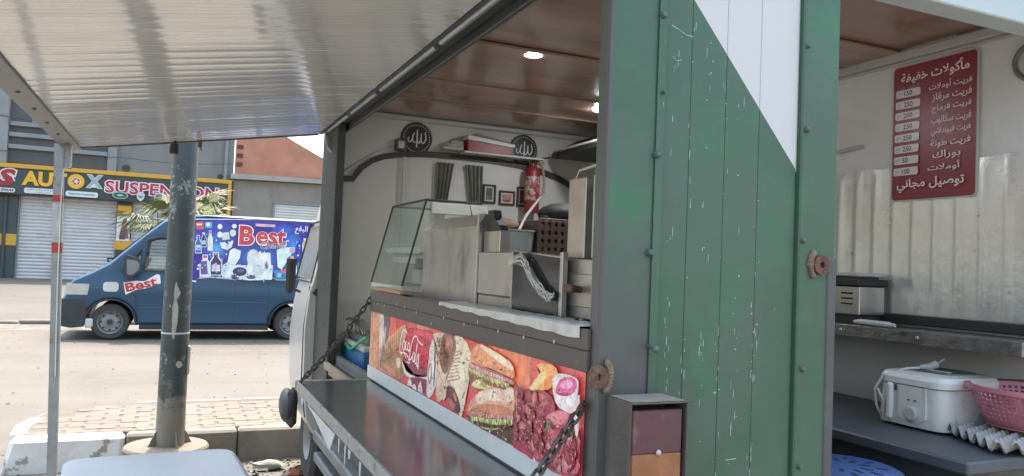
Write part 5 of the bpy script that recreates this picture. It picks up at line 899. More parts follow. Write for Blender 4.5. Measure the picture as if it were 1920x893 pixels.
for c, p in GRAPHIC:
    if c in BACK: continue
    cl_ = lin(c); q_ = smooth_poly(p, 1); pr.poly(q_, tuple(x*.85 for x in cl_), col2=tuple(min(.85, x*1.15) for x in cl_))
    xs_ = [a for a, _ in q_]; ys_ = [b for _, b in q_]; A_ = (max(xs_)-min(xs_))*(max(ys_)-min(ys_))
    def inside(u, v): return sum((q_[i][1] > v) != (q_[i-1][1] > v) and u < (q_[i-1][0]-q_[i][0])*(v-q_[i][1])/(q_[i-1][1]-q_[i][1])+q_[i][0] for i in range(len(q_))) % 2
    pr.k += 1; ang = random.uniform(-.6, 1.8)
    for _ in range(int(A_*5200)):      # crumbs, grain and shading of the printed food photograph
        u, v = random.uniform(min(xs_), max(xs_)), random.uniform(min(ys_), max(ys_)); L_ = random.uniform(.004, .016); w_ = L_*random.uniform(.12, .4); a_ = ang+random.gauss(0, .35); ca, sa = math.cos(a_), math.sin(a_)
        P4 = [(u+ca*L_-sa*0, v+sa*L_), (u-sa*w_, v+ca*w_), (u-ca*L_, v-sa*L_), (u+sa*w_, v-ca*w_)]
        if all(inside(*p_) for p_ in P4):
            f_ = random.choice([.62, .75, .85, 1.18, 1.3, 1.45]); pr.poly(P4, tuple(min(.85, x*f_) for x in cl_), layer=False)
def frill(pts, amp, n, col, col2):
    '''ruffled strip (lettuce, ham) along a line'''
    pr.k += 1; P = []
    for i in range(n+1):
        t = i/n*(len(pts)-1); k = min(int(t), len(pts)-2); f_ = t-k; P.append((pts[k][0]+(pts[k+1][0]-pts[k][0])*f_, pts[k][1]+(pts[k+1][1]-pts[k][1])*f_))
    for i in range(n):
        (a, b), (c, d) = P[i], P[i+1]; h1, h2 = amp*random.uniform(.5, 1.2), amp*random.uniform(.5, 1.2)
        pr.poly([(a, b), (c, d), (c+random.uniform(-.004, .004), d-h2), (a+random.uniform(-.004, .004), b-h1)], random.choice((col, col2)), layer=False)
def clamp_uv(p): return (min(max(p[0], .005), 2.125), min(max(p[1], 1.108), 1.36))
for L_, am, nn, ca_, cb_ in (([(1.39, 1.292), (1.56, 1.287), (1.735, 1.287)], .014, 34, 'e2b8b0', 'c9888a'), ([(1.395, 1.277), (1.56, 1.271), (1.72, 1.274)], .013, 30, 'd6cf90', '9fae58'), ([(1.40, 1.262), (1.56, 1.257), (1.69, 1.261)], .010, 26, '7c4a3c', '96604a'),
        ([(1.43, 1.142), (1.60, 1.165), (1.755, 1.192)], .013, 32, 'dca4a4', 'c27a80'), ([(1.44, 1.13), (1.60, 1.152), (1.75, 1.18)], .018, 34, 'd9d694', '98aa54'), ([(1.46, 1.121), (1.60, 1.137), (1.74, 1.163)], .012, 28, '6a4234', '4c2e26')): frill(L_, am, nn, ca_, cb_)
def lumps(u0, u1, v0, v1, n, cols, r0, r1):
    '''browned pieces of grilled meat, lighter in the middle'''
    for _ in range(n):
        u, v, r_ = random.uniform(u0, u1), random.uniform(v0, v1), random.uniform(r0, r1); e = random.uniform(.55, .9); a = random.uniform(0, 3.1); c_ = lin(random.choice(cols))
        P = [clamp_uv((u+r_*math.cos(t)*math.cos(a)-r_*e*math.sin(t)*math.sin(a), v+r_*math.cos(t)*math.sin(a)+r_*e*math.sin(t)*math.cos(a))) for t in [2*math.pi*k/9 for k in range(9)]]
        pr.poly(P, tuple(x*.5 for x in c_), col2=tuple(min(.85, x*1.35) for x in c_), layer=(_ % 3 == 0))
lumps(1.77, 1.90, 1.14, 1.27, 34, ['9c3f4c', 'b85a5c', 'c87870', '8a3440'], .012, .024); lumps(1.90, 2.11, 1.115, 1.215, 46, ['b8505e', 'c8606a', 'd98088', '9c3848', 'a84048'], .014, .028)
lumps(1.05, 1.16, 1.25, 1.34, 16, ['8a564c', 'a06a5a', '6f4038'], .008, .014); lumps(.26, .46, 1.17, 1.23, 14, ['a87858', '7f8a52', 'cf7a5e'], .008, .014)
rq = random.Random(8)
def speck(u0, u1, v0, v1, cols, n, s0=.003, s1=.008):
    for _ in range(n):
        u, v = rq.uniform(u0, u1), rq.uniform(v0, v1); a = rq.uniform(0, 3.1); s_ = rq.uniform(s0, s1)
        pr.poly([(u+s_*k*math.cos(a+b)*1.0, v+s_*k*.7*math.sin(a+b)) for k, b in ((1, 0), (.5, 1.3), (1, 2.7), (.6, 4.3))], rq.choice(cols), layer=False)
for (u0, u1, v0, v1, cols, n) in ((.14, .62, 1.14, 1.24, ['7f8a52', 'c8503c', 'e0c090', '6a4a38'], 50), (1.00, 1.16, 1.26, 1.34, ['6a3a30', 'b07060', '4f2c26', 'c89078'], 60), (1.1, 1.3, 1.115, 1.2, ['5c3238', 'a85a58', 'c8907a'], 40),
        (1.36, 1.70, 1.235, 1.27, ['d8cf94', 'a9ab5c', 'c98c86', 'e6c4b8', '8a5240'], 60), (1.36, 1.72, 1.11, 1.165, ['cfcb86', '8fa04e', 'e8d8c0', 'c68a8c', '5a3a30'], 80), (1.78, 1.96, 1.13, 1.27, ['7a2c3a', 'd48a8a', 'c0686c', '5f2430', 'e0a8a0'], 120), (1.92, 2.12, 1.11, 1.22, ['8e2f40', 'd98088', 'e6a0a0', '7a2434', '5a6a48'], 140)):
    pr.k += 1; speck(u0, u1, v0, v1, cols, n)
for s_ in COLA: pr.stroke(s_, .008, 'f0dede')
pr.build('printed_food_panel', print_mat('food_print', .36, .20, 34, coat=.1, fine=.24, gain=1.42), cf, label='red food picture strip with sandwiches and a red cola cup')
for u in (.76, 1.42, 1.83, 2.07): MB().box(SX-.0055, SX-.0048, 3.715-u-.002, 3.715-u, 1.107, 1.36).build('panel_seam', mat('seam_pale', (.5, .4, .38), .6), cf, smooth=0)
# counter top with its wood edge and clear plastic sheet
ct = MB().box(SX+.031, 1.52, c0, c1, 1.430, 1.4625, b=.003).build('counter_top', mat('dark_counter', (.12, .11, .10), .5, var=.2, vs=5), truck)
MB().box(SX-.006, SX+.05, 3.20, 3.712, 1.4655, 1.482, b=.003).build('wood_edge', mat('raw_pine_strip', (.46, .30, .18), .7, var=.3, vs=6, stretch=(1, .15, 1)), ct)
# posts and beam of the side hatch
MB().box(.882, .93, 4.70, 5.19, .60, 2.46, b=.004).build('front_post', mat('black_green_post', (.040, .044, .044), .5, var=.25, vs=5), truck)
for z in (1.7, 1.85, 2.0, 1.45, 1.2): MB().ball((.880, 4.9+.03*math.sin(z*9), z), (.003, .009, .009), 8, 5).build('post_bolt', m_bolt, truck)
bm_ = MB().box(.87, .945, RY+.08, 5.19, 2.44, 2.5945, b=.006).box(.945, .965, RY+.08, 4.93, 2.405, 2.57, b=.003).build('hatch_beam', mat('charcoal_beam', (.060, .065, .068), .45, var=.2, vs=5), truck)
MB().box(.850, .8695, RY+.08, 5.19, 2.492, 2.53, b=.003).build('hinge_flange', m_frame, truck)
for y0, y1 in ((1.66, 2.06), (2.10, 2.72), (2.78, 3.62), (3.70, 4.28), (4.36, 5.0)):
    MB().tube([(.874, y0, 2.427), (.874, y1, 2.427)], .0125, 12).build('hinge_tube', mat('blue_grey_hinge_tube', (.36, .40, .44), .3, .6, var=.2, vs=6), truck)
# ceiling planks
cl = MB().box(SX+.066, RX-.001, RY+.085, FY-.001, 2.588, 2.599).build('ceiling', m_board, truck, smooth=0)
m_wood = mat('glossy_brown_wood_panel', (.34, .225, .175), .16, var=.32, vs=5, bump=.03, bs=40, stretch=(.12, 1, 1), spec=.5, rvar=.05)
pk = None
for i in range(13):
    y = FY-.002-.262*(i+1)
    if y < RY+.07: break
    if pk is None:
        pk = MB().box(SX+.067, RX-.002, -.1300, .1300, 2.575, 2.5875, b=.0015).build('ceiling_plank', m_wood, cl); pk.location = (0, y+.129, 0)
    else: inst(pk, 'ceiling_plank', cl, (0, y+.129, random.uniform(-.0008, .0008)), (random.uniform(-.004, .004), 0, 0))
# front bulkhead with trims
bh = MB().box(SX+.02, RX, FY, FY+.03, .60, 2.595).build('bulkhead', m_wwall, truck, smooth=0)
MB().box(SX+.07, RX-.001, FY-.035, FY-.001, 2.540, 2.5735, b=.008).build('ceiling_cove', m_trim, bh)
MB().box(RX-.03, RX-.001, RY+.10, FY-.036, 2.535, 2.5735, b=.006).build('ceiling_cove', m_trim, truck)
MB().box(RX-.012, RX-.001, RY+.10, FY-.036, 2.520, 2.5345, b=.004).build('ceiling_cove', m_trim, truck)
ap = [(.93, 2.125), (1.035, 2.127), (1.052, 2.16), (1.085, 2.205), (1.15, 2.255), (1.231, 2.29), (1.36, 2.318), (1.52, 2.331), (1.75, 2.336), (2.0, 2.333), (2.2, 2.318), (2.36, 2.293), (2.5, 2.255), (2.62, 2.20), (2.70, 2.14)]
b = MB()
for i, (x, z) in enumerate(ap):
    a = ap[max(i-1, 0)]; c = ap[min(i+1, len(ap)-1)]; d = Vector((c[0]-a[0], c[1]-a[1])).normalized(); n = Vector((-d.y, d.x))*.018
    b.v += [(x-n.x, FY-.022, z-n.y), (x+n.x, FY-.022, z+n.y), (x+n.x, FY-.001, z+n.y), (x-n.x, FY-.001, z-n.y)]
for i in range(len(ap)-1):
    for k in range(4): b.f.append([4*i+k, 4*i+(k+1) % 4, 4*i+4+(k+1) % 4, 4*i+4+k]); b.fm.append(0)
b.build('arch_trim', mat('dark_brown_arch_trim', (.035, .026, .022), .45, var=.2, vs=6), bh, smooth=50)
MB().box(1.352, 1.372, FY-.034, FY-.023, 1.46, 2.30, b=.004).build('cable_duct', m_trim, bh)
MB().box(2.32, 2.335, FY-.012, FY-.001, 1.9, 2.47, b=.003).build('cable_duct', m_trim, bh)
sk = MB().box(1.295, 1.365, FY-.05, FY-.001, 2.335, 2.41, b=.006).build('socket_box', mat('brown_socket', (.12, .09, .075), .5), bh)
MB().box(1.31, 1.35, FY-.054, FY-.0505, 2.35, 2.395, b=.002).build('socket_face', m_trim, sk)
MB().tube([(1.29, FY-.01, 2.36), (1.2, FY-.008, 2.325), (1.1, FY-.008, 2.262), (1.0, FY-.008, 2.19), (.95, FY-.008, 2.155)], .006, 6).build('cable', m_trim, bh)
MB().box(1.74, 2.33, FY-.13, FY-.0225, 2.352, 2.366, b=.003).build('shelf', m_trim, bh)
# small window with white blind
MB().box(1.60, 1.90, FY-.006, FY-.001, 1.75, 2.29, b=.002).build('window_frame', m_trim, bh)
for k in range(2): MB().box(1.655, 1.845, FY-.010, FY-.0065, 1.78+k*.235, 2.01+k*.235, b=.002).build('blind_panel', mat('white_blind', (.62, .60, .56), .7), bh)
# right side wall: foil behind the griddle, work shelf, lower ledge
m_foil = mat('crinkled_kitchen_foil', (.74, .74, .72), .30, .6, var=.10, vs=3, bump=.10, bs=48, dirt=((.54, .53, .50), .5, .75, 2.5), dirt2=((.30, .28, .25), .66, .74, 14))
fo = MB(); rf = random.Random(2); NU, NV = 96, 44
hz = [[rf.gauss(0, 1) for _ in range(NU+1)] for _ in range(NV+1)]
def foil(u, v):
    i, j = round(u*NU), round(v*NV); rib = .006*abs(math.sin(u*math.pi*14))**10*(1-v**6)
    return (RX-.006-rib-.0003*hz[j][i]*(.4+v), 1.70+u*1.35, 1.475+v*(.615+.003*math.sin(u*23)))
fo.grid(foil, NU, NV).build('foil_lining', m_foil, truck, smooth=50)
MB().box(RX-.03, RX-.001, 1.68, 3.1, 1.435, 1.472, b=.003).build('dark_ledge', m_blk, truck)
shf = MB().box(2.50, RX-.001, 1.60, 3.1, 1.385, 1.425, b=.004).build('work_shelf', mat('greasy_dark_shelf', (.085, .085, .085), .35, .4, var=.4, vs=12, bump=.3, bs=50, dirt=((.3, .29, .27), .6, .7, 18)), truck)
MB().box(2.488, 2.4995, 1.60, 3.1, 1.380, 1.428, b=.003).build('shelf_edge', mat('dented_steel_edge', (.26, .25, .235), .35, .7, var=.35, vs=18, bump=.6, bs=25), shf)
for y in (1.98, 2.33): MB().ball((2.486, y, 1.405), (.004, .008, .008), 8, 5).build('bolt', m_steel, shf)
MB().tube([(RX-.01, 2.5, 2.20), (RX-.014, 2.62, 2.19), (RX-.014, 2.75, 2.195)], .009, 8).build('wall_pipe', m_trim, truck)
bn = MB().box(2.10, RX-.001, 1.50, 3.2, 1.06, 1.098, b=.006).build('low_bench', mat('dark_blue_grey_bench', (.068, .076, .084), .5, var=.2, vs=4, bump=.1), truck)
MB().box(2.13, 2.15, 1.52, 3.2, .60, 1.0595).build('bench_front', mat('dark_bench_front', (.03, .036, .042), .6), bn, smooth=0)

# ------------------------------------------------------------------ raised side hatch (awning)
def az(x): return 2.43+(x-.86)*.1655
m_awn = mat('glossy_cream_sandwich_panel', (.78, .77, .735), .12, var=.05, vs=1.6, bump=.06, bs=10, stretch=(.15, 1, 1), rvar=.04, coat=.6, spec=.8, dirt=((.47, .45, .40), .56, .85, 1.5, (.5, 2, 1)))
m_awnf = mat('grey_awning_frame', (.25, .25, .245), .5, .2, var=.15, vs=5)
aw = MB()
def slab(b, x0, x1, y0, y1, t0, t1):
    return b.add([(x, y, az(x)+t) for x in (x0, x1) for y in (y0, y1) for t in (t0, t1)], [(0, 1, 3, 2), (4, 6, 7, 5), (0, 4, 5, 1), (2, 3, 7, 6), (0, 2, 6, 4), (1, 5, 7, 3)])
AY0, AY1 = 1.45, 5.15
slab(aw, -.52, .84, AY0, AY1, .014, .04); awo = aw.build('awning', m_awnf, truck, smooth=0)
sm = MB(); prof = [(-.0495, .0018), (-.0485, 0), (-.018, -.0004), (-.0165, .0006), (-.015, -.0004), (.015, -.0004), (.0165, .0006), (.018, -.0004), (.0485, 0), (.0495, .0018)]
n = len(prof); V = []
for x in (-.519, .839):
    V += [(x, y, az(x)+t) for y, t in prof]+[(x, .0495, az(x)+.0135), (x, -.0495, az(x)+.0135)]
F = [(i, i+1, n+2+i+1, n+2+i) for i in range(n-1)]+[(n-1, n, 2*n+2, 2*n+1), (n, n+1, 2*n+3, 2*n+2), (n+1, 0, n+2, 2*n+3)]
sm.add(V, F); st = None
for i in range(37):
    y = AY0+.05+i*.1
    loc = (0, y, random.uniform(-.0006, .0006)); rot = (random.gauss(0, .0055), random.gauss(0, .0008), 0)
    # rotate about the strip's own line
    if st is None: st = sm.build('panel_strip', m_awn, awo, smooth=20); o = st
    else: o = inst(st, 'panel_strip', awo, (0, 0, 0))
    zc = az(.16)
    o.matrix_local = Matrix.Translation((-1.85+1.85, 0, 0)) if False else Matrix.Identity(4)
    T = Matrix.Translation(Vector((.16, y, zc+loc[2]))-ORG[awo.name]) @ Matrix.Rotation(rot[0], 4, 'X') @ Matrix.Rotation(rot[1], 4, 'Y') @ Matrix.Translation(ORG[awo.name]-Vector((.16, 0, zc)))
    o.matrix_local = T
slab(MB(), -.602, -.5205, AY0, AY1, -.012, .045).build('outer_rail', m_awnf, awo, smooth=0)
slab(MB(), -.5200, .84, AY1+.0005, AY1+.03, -.006, .045).build('end_rail', m_frame, awo, smooth=0)
slab(MB(), -.5200, .84, AY0-.03, AY0-.0005, -.006, .045).build('end_rail', m_frame, awo, smooth=0)
slab(MB(), .842, .868, AY0, AY1, -.004, .05).build('hinge_rail', m_frame, awo, smooth=0)
for i in range(9): MB().cyl((-.56, 1.9+i*.37, az(-.56)-.018), (-.56, 1.9+i*.37, az(-.56)-.010), .008, n=8).build('rivet', m_bolt, awo)
# ------------------------------------------------------------------ fold-down shelf and chains
m_shelf = mat('glossy_dark_grey_shelf_top', (.10, .10, .10), .17, var=.2, vs=4, bump=.10, bs=9, rvar=.08, dirt=((.15, .15, .145), .60, .8, 6))
m_edge = mat('worn_silver_edge_tape', (.34, .335, .32), .45, .4, var=.3, vs=20, bump=.4, bs=60, dirt=((.09, .09, .085), .56, .66, 30))
sf = MB().box(.562, .893, 1.37, 3.64, 1.022, 1.040, b=.002).build('fold_down_shelf', m_shelf, truck)
MB().box(.550, .5615, 1.365, 3.665, .999, 1.0425, b=.003).build('edge_strip', m_edge, sf)
MB().box(.55, .893, 3.6405, 3.67, 1.0, 1.0435, b=.004).build('end_strip', m_edge, sf)
MB().prism([(3.30, 1.0), (2.70, 1.0), (2.78, .925), (2.95, .955), (3.1, .98)], .546, .5485, 'YZ').build('loose_white_tape', mat('loose_tape', (.58, .58, .56), .6, var=.1, vs=8), sf, smooth=0)
for y, w, h in ((2.62, .02, .05), (2.52, .015, .07), (2.45, .03, .03), (2.3, .02, .06), (3.4, .06, .03), (2.1, .02, .04), (1.95, .03, .05)):
    MB().prism([(y, 1.0), (y+w, 1.0), (y+w*.6, 1.0-h), (y+w*.2, 1.0-h*.8)], .5465, .5488, 'YZ').build('tape_tatter', MATS['loose_tape'], sf, smooth=0)
MB().box(.60, .87, 1.7, 3.6, .995, 1.0215).build('shelf_core', m_frame, sf, smooth=0)
def chain(a, b, sag, n, r, name='chain'):
    a, b = Vector(a), Vector(b); first = None
    P = [a.lerp(b, i/n)-Vector((0, 0, sag*4*(i/n)*(1-i/n))) for i in range(n+1)]
    root = MB().ball(a, r*1.6, 8, 6).build(name, m_blk, truck)
    L = (b-a).length/n
    for i in range(n):
        d = (P[i+1]-P[i]).normalized(); side = d.cross(Vector((0, 0, 1))).normalized(); up = side.cross(d)
        s_ = side if i % 2 else up; c = (P[i]+P[i+1])/2; hl = L*.64; hw = r*2.3
        pts = [c+d*hl*(1 if k < 6 else -1)*.62+(d*math.cos(t)*hl*.42+s_*math.sin(t)*hw) for k, t in [(k, -math.pi/2+math.pi*k/5) if k < 6 else (k, math.pi/2+math.pi*(k-6)/5) for k in range(12)]]
        MB().tube(pts, r, 6, closed=True).build('chain_link', MATS.get('chain_steel') or mat('chain_steel', (.10, .085, .075), .5, .6, var=.3, vs=30), root)
chain((.890, 1.575, 1.292), (.575, 1.40, 1.046), .006, 15, .0040)
chain((.893, 3.70, 1.425), (.575, 3.64, 1.048), .02, 20, .0042)
# ------------------------------------------------------------------ cab in front of the box
m_cab = mat('aged_white_cab_paint', (.55, .545, .52), .35, var=.08, vs=2.5, bump=.03, coat=.3, dirt=((.36, .34, .30), .57, .78, 4))
cx0 = 1.85
sec = [(.40, .90), (.55, .985), (.80, 1.02), (1.15, 1.025), (1.38, 1.005), (1.45, .985), (1.85, .90), (2.15, .83), (2.26, .76), (2.30, .60)]
cb = MB(); rings = []
for y, k, zt in ((5.20, 1, 1), (5.5, 1.0, 1), (5.9, .99, .985), (6.15, .965, .90), (6.28, .92, .62)):
    ring = [(cx0-w*k, y, .40+(z-.40)*zt) for z, w in sec]+[(cx0+w*k, y, .40+(z-.40)*zt) for z, w in sec[::-1]]; rings.append(ring)
n = len(rings[0]); cb.add([p for r_ in rings for p in r_], [(i*n+k, i*n+(k+1) % n, (i+1)*n+(k+1) % n, (i+1)*n+k) for i in range(len(rings)-1) for k in range(n)]+[tuple(range(n))[::-1], tuple(range((len(rings)-1)*n, len(rings)*n))])
cab = cb.build('cab', m_cab, truck, smooth=40)
MB().add([(cx0-.977, 5.30, 1.47), (cx0-.977, 5.95, 1.47), (cx0-.906, 5.88, 1.84), (cx0-.906, 5.34, 1.84)], [(0, 1, 2, 3)]).xf(Matrix.Translation((-.006, 0, 0))).build('side_window', mat('dark_cab_glass', (.30, .32, .32), .12), cab, smooth=0)
MB().tube([(cx0-.985, 5.28, 1.45), (cx0-.905, 5.31, 1.87), (cx0-.905, 5.90, 1.87), (cx0-.985, 5.98, 1.45)], .009, 6, closed=True).build('window_seal', m_blk, cab)
MB().tube([(cx0-.995, 5.27, 1.42), (cx0-1.024, 5.265, 1.15), (cx0-1.02, 5.27, .8), (cx0-.985, 5.28, .55)], .006, 6).build('door_gap', m_blk, cab)
mr_ = MB().box(.735, .80, 5.55, 5.60, 1.36, 1.62, b=.02).build('cab_mirror', m_blk, cab); MB().tube([(.77, 5.58, 1.4), (.84, 5.6, 1.37)], .01, 6).build('mirror_arm', m_blk, mr_)
MB().box(.79, .86, 5.56, 5.62, .42, .70, b=.03).build('mud_flap', m_blk, cab); MB().ball((.80, 5.7, .56), (.05, .16, .12), 14, 10).build('bumper_corner', mat('black_bumper', (.035, .045, .05), .45), cab)
MB().box(.872, .884, 5.165, 5.20, 1.36, 1.41, b=.004).cyl((.86, 5.18, 1.385), (.872, 5.18, 1.385), .014, n=10).build('door_catch', m_blk, cab)
# side entry beside the counter: sill and step boards
MB().box(.93, 1.6, c1+.01, 4.698, .93, .985, b=.004).build('entry_platform', mat('grey_entry_platform', (.13, .14, .14), .6, var=.2, vs=5), truck)
for i in range(3): MB().box(.86+i*.03, .885+i*.03, 3.75, 4.68, .955-i*.04, .975-i*.04+.02, b=.003).build('step_board', mat('bare_wood_board', (.33, .27, .20), .8, var=.3, vs=8, stretch=(1, .2, 1)), truck)
MB().tube([(.868, 5.06, 2.47), (.862, 5.0, 2.40), (.868, 4.93, 2.31), (.90, 4.87, 2.26), (.96, 4.90, 2.24), (.965, FY-.012, 2.20), (.965, FY-.012, 2.14)], .009, 8).build('white_conduit', m_trim, truck)
# ------------------------------------------------------------------ things on the counter
CT = 1.463
m_white = mat('white_enamel', (.58, .575, .55), .4, var=.06, vs=5, dirt=((.42, .39, .34), .56, .78, 5))
m_gp = glass('greasy_display_glass', (.86, .93, .89), .14, .16, haze=.12, top=.3)
dc = thing('display_case', (1.2, 3.9, .985), 'glass fronted chilled display case at the far end of the counter', 'display case')
DY0, DY1 = 3.50, 4.10
MB().box(1.0, 1.46, 3.73, DY1, .985, CT-.002, b=.006).build('cabinet', m_white, dc)
MB().box(.985, 1.46, DY0, DY1, CT, CT+.03, b=.004).build('base_tray', m_white, dc)
MB().add([(.985, DY0+.004, CT+.03), (.985, DY1-.004, CT+.03), (1.085, DY1-.004, 1.90), (1.085, DY0+.004, 1.90)], [(0, 1, 2, 3)]).build('front_glass', m_gp, dc, smooth=0)
for y in (DY0, DY1): MB().add([(.985, y, CT+.03), (1.46, y, CT+.03), (1.44, y, 1.80), (1.36, y, 1.90), (1.085, y, 1.90)], [(0, 1, 2, 3, 4)]).build('side_glass', m_gp, dc, smooth=0)
MB().add([(1.085, DY0, 1.902), (1.36, DY0, 1.902), (1.36, DY1, 1.902), (1.085, DY1, 1.902)], [(0, 1, 2, 3)]).build('top_glass', m_gp, dc, smooth=0)
for y in (DY0-.001, DY1+.001):
    MB().tube([(.985, y, CT+.03), (1.085, y, 1.902)], .005, 6).build('glass_edge', m_blk, dc); MB().tube([(1.085, y, 1.905), (1.37, y, 1.905)], .006, 6).build('glass_edge', m_blk, dc)
MB().tube([(1.085, DY0, 1.905), (1.085, DY1, 1.905)], .005, 6).build('glass_edge', m_blk, dc)
MB().prism([(1.30, 1.895), (1.385, 1.895), (1.42, 1.80), (1.33, 1.79)], DY0-.02, DY0-.006, 'XZ').build('end_bracket', m_white, dc); MB().cyl((1.36, DY0-.026, 1.845), (1.36, DY0-.019, 1.845), .008, n=10).build('bracket_screw', m_blk, dc)
MB().box(1.11, 1.31, DY0-.015, DY0-.006, 1.84, 1.893, b=.003).build('top_rail', m_white, dc)
MB().tube([(1.06, DY0+.02, 1.665), (1.06, DY1-.02, 1.665)], .016, 10).build('lamp_tube', mat('pale_tube', (.62, .66, .58), .35), dc)
MB().box(1.10, 1.44, DY0+.01, DY1-.01, 1.645, 1.655, b=.002).build('glass_shelf', glass('shelf_glass', (.78, .86, .82), .2, .05, .15), dc)
MB().box(1.08, 1.40, DY0+.03, DY1-.05, 1.60, 1.632, b=.004).build('shelf_tray', m_white, dc)
MB().box(1.04, 1.11, DY0-.04, DY0-.008, 1.575, 1.63, b=.004).build('latch', mat('grey_latch', (.16, .165, .16), .4), dc)
MB().box(1.09, 1.19, DY0+.06, DY0+.2, CT+.031, 1.575, b=.01).build('container', m_trim, dc)
# griddle back panel
ga = thing('griddle', (1.2, 2.83, CT), 'tall stainless steel griddle guard standing on the counter', 'griddle')
MB().prism([(1.000, CT), (1.045, CT), (1.045, 1.775), (1.03, 1.792), (1.0, 1.745)], 2.585, 3.232, 'XZ').build('guard', m_steel, ga, smooth=15)
MB().box(.9975, 1.0, 2.587, 3.23, 1.735, 1.741).build('fold_line', m_steelg, ga, smooth=0)
MB().box(.995, 1.002, 2.574, 2.5845, CT, 1.79, b=.001).build('edge_trim', m_trim, ga)
MB().box(1.02, 1.06, 2.43, 2.573, CT, 1.727, b=.003).build('burner_box', m_steel, ga)
MB().prism([(2.56, 1.728), (2.44, 1.728), (2.45, 1.745), (2.50, 1.775), (2.51, 1.80), (2.56, 1.80)], 1.025, 1.055, 'YZ').build('black_hood_cap', m_blk, ga, smooth=0)
gb = thing('steel_warmer', (1.15, 2.42, CT), 'small square stainless steel box right of the griddle guard', 'warmer')
MB().box(1.0, 1.35, 2.268, 2.572, CT+.04, 1.652, b=.004).build('casing', m_steel, gb); MB().box(1.003, 1.34, 2.27, 2.57, CT+.002, CT+.039, b=.003).build('base', m_steelg, gb)
MB().box(.9965, 1.0, 2.262, 2.2675, CT+.002, 1.652, b=.001).build('edge_trim', m_trim, gb)
gc = thing('sneeze_guard', (1.02, 2.09, CT), 'dark glass guard with a torn strip of clear film on the counter', 'glass guard')
MB().prism([(1.928, CT+.005), (2.258, CT+.005), (2.258, 1.652), (1.928, 1.632)], 1.0, 1.006, 'YZ').build('pane', mat('smoked_glass', (.03, .032, .033), .12, var=.2, vs=9, bump=0, dirt=((.07, .07, .068), .58, .75, 8)), gc, smooth=0)
MB().tube([(1.003, 1.928, 1.635), (1.003, 2.258, 1.655)], .0035, 6).build('top_edge', m_steel, gc)
MB().box(.994, 1.012, 1.910, 1.927, CT, 1.65, b=.002).build('upright', m_steel, gc)
fm = MB(); q = random.Random(4); pc = [(2.255, 1.615), (2.21, 1.625), (2.16, 1.628), (2.12, 1.60), (2.07, 1.565), (2.02, 1.535), (1.97, 1.522), (1.932, 1.53)]
V = []
for i, (y, z) in enumerate(pc):
    w = [.012, .016, .022, .028, .026, .02, .012, .006][i]
    for k in range(7): t = k/6-.5; V.append((.990-.006*abs(math.sin(k*2.1+i*1.3))-q.random()*.004, y+t*w*.6+q.uniform(-.003, .003), z+t*w*2+q.uniform(-.004, .004)))
fm.add(V, [(i*7+k, i*7+k+1, (i+1)*7+k+1, (i+1)*7+k) for i in range(len(pc)-1) for k in range(6)])
m_film = glass('crumpled_clear_film', (.95, .95, .94), .3, .2, .10)
fm.build('film_strip', m_film, gc, smooth=0)
for k in range(7):
    MB().tube([(.984-.004*q.random(), y+q.gauss(0, .007), z+q.gauss(0, .011)*min(1, .3+i*.3)) for i, (y, z) in enumerate(pc)], .0011, 4).build('film_crease', mat('film_crease_white', (.62, .62, .60), .3), gc)
gd = thing('deep_fryer_tower', (1.2, 1.88, CT), 'stained stainless fryer with rusty tap beside the corner post', 'fryer')
MB().box(1.03, 1.40, 1.795, 1.966, CT+.004, 1.632, b=.004).build('tank', m_steelg, gd)
MB().box(1.026, 1.030, 1.80, 1.955, 1.50, 1.59, b=.002).build('front_plate', m_steelg, gd)
MB().cyl((1.026, 1.86, 1.548), (.992, 1.855, 1.55), .010, n=10).ball((.99, 1.852, 1.55), (.014, .018, .014), 10, 7).build('tap', m_rust, gd); MB().box(1.0245, 1.0258, 1.905, 1.911, 1.535, 1.555).build('slot', m_blk, gd, smooth=0)
MB().box(1.034, 1.39, 1.865, 1.964, 1.633, 1.86, b=.003).build('back_panel', m_steelg, gd); MB().box(1.036, 1.39, 1.797, 1.828, 1.633, 1.862, b=.003).build('side_panel', m_steel, gd)
MB().box(1.06, 1.38, 1.829, 1.864, 1.633, 1.80).build('dark_gap', m_blk, gd, smooth=0)
MB().tube([(1.05, 1.95, 1.862), (1.05, 1.93, 1.885), (1.06, 1.86, 1.892), (1.06, 1.81, 1.90)], .004, 6).build('wire_handle', m_steel, gd)
MB().tube([(1.08, 1.86, 1.87), (1.08, 1.85, 1.945), (1.08, 1.81, 1.95)], .004, 6).build('wire_handle', m_steel, gd)
for i in range(1): q_ = rock((1.015, 1.83+i*.022, CT+.005), .006+.002*(i % 2), 30+i); q_.build('crumb', m_trim, at=(1.015, 1.83+i*.022, CT), label='pale crumb on the counter below the rusty tap', cat='crumb')
ps = MB(); q = random.Random(6)
ps.grid(lambda u, v: (SX-.0135+max(0, v-.2)*.12-.001*q.random(), 1.60+u*1.05+.002*q.random(), (1.468 if v > .1 else 1.468-.026*(1-.6*u)-.004*abs(math.sin(u*23)))+(.0025*abs(math.sin(u*37+v*9))+.001*q.random() if v > .3 else 0)), 60, 5)
ps.build('plastic_sheet', mat('pale_plastic_sheet', (.58, .57, .54), .35, var=.2, vs=20, bump=.4, bs=60), at=(.94, 2.1, CT), smooth=60, label='crumpled pale plastic sheet taped along the counter edge', cat='plastic sheet')
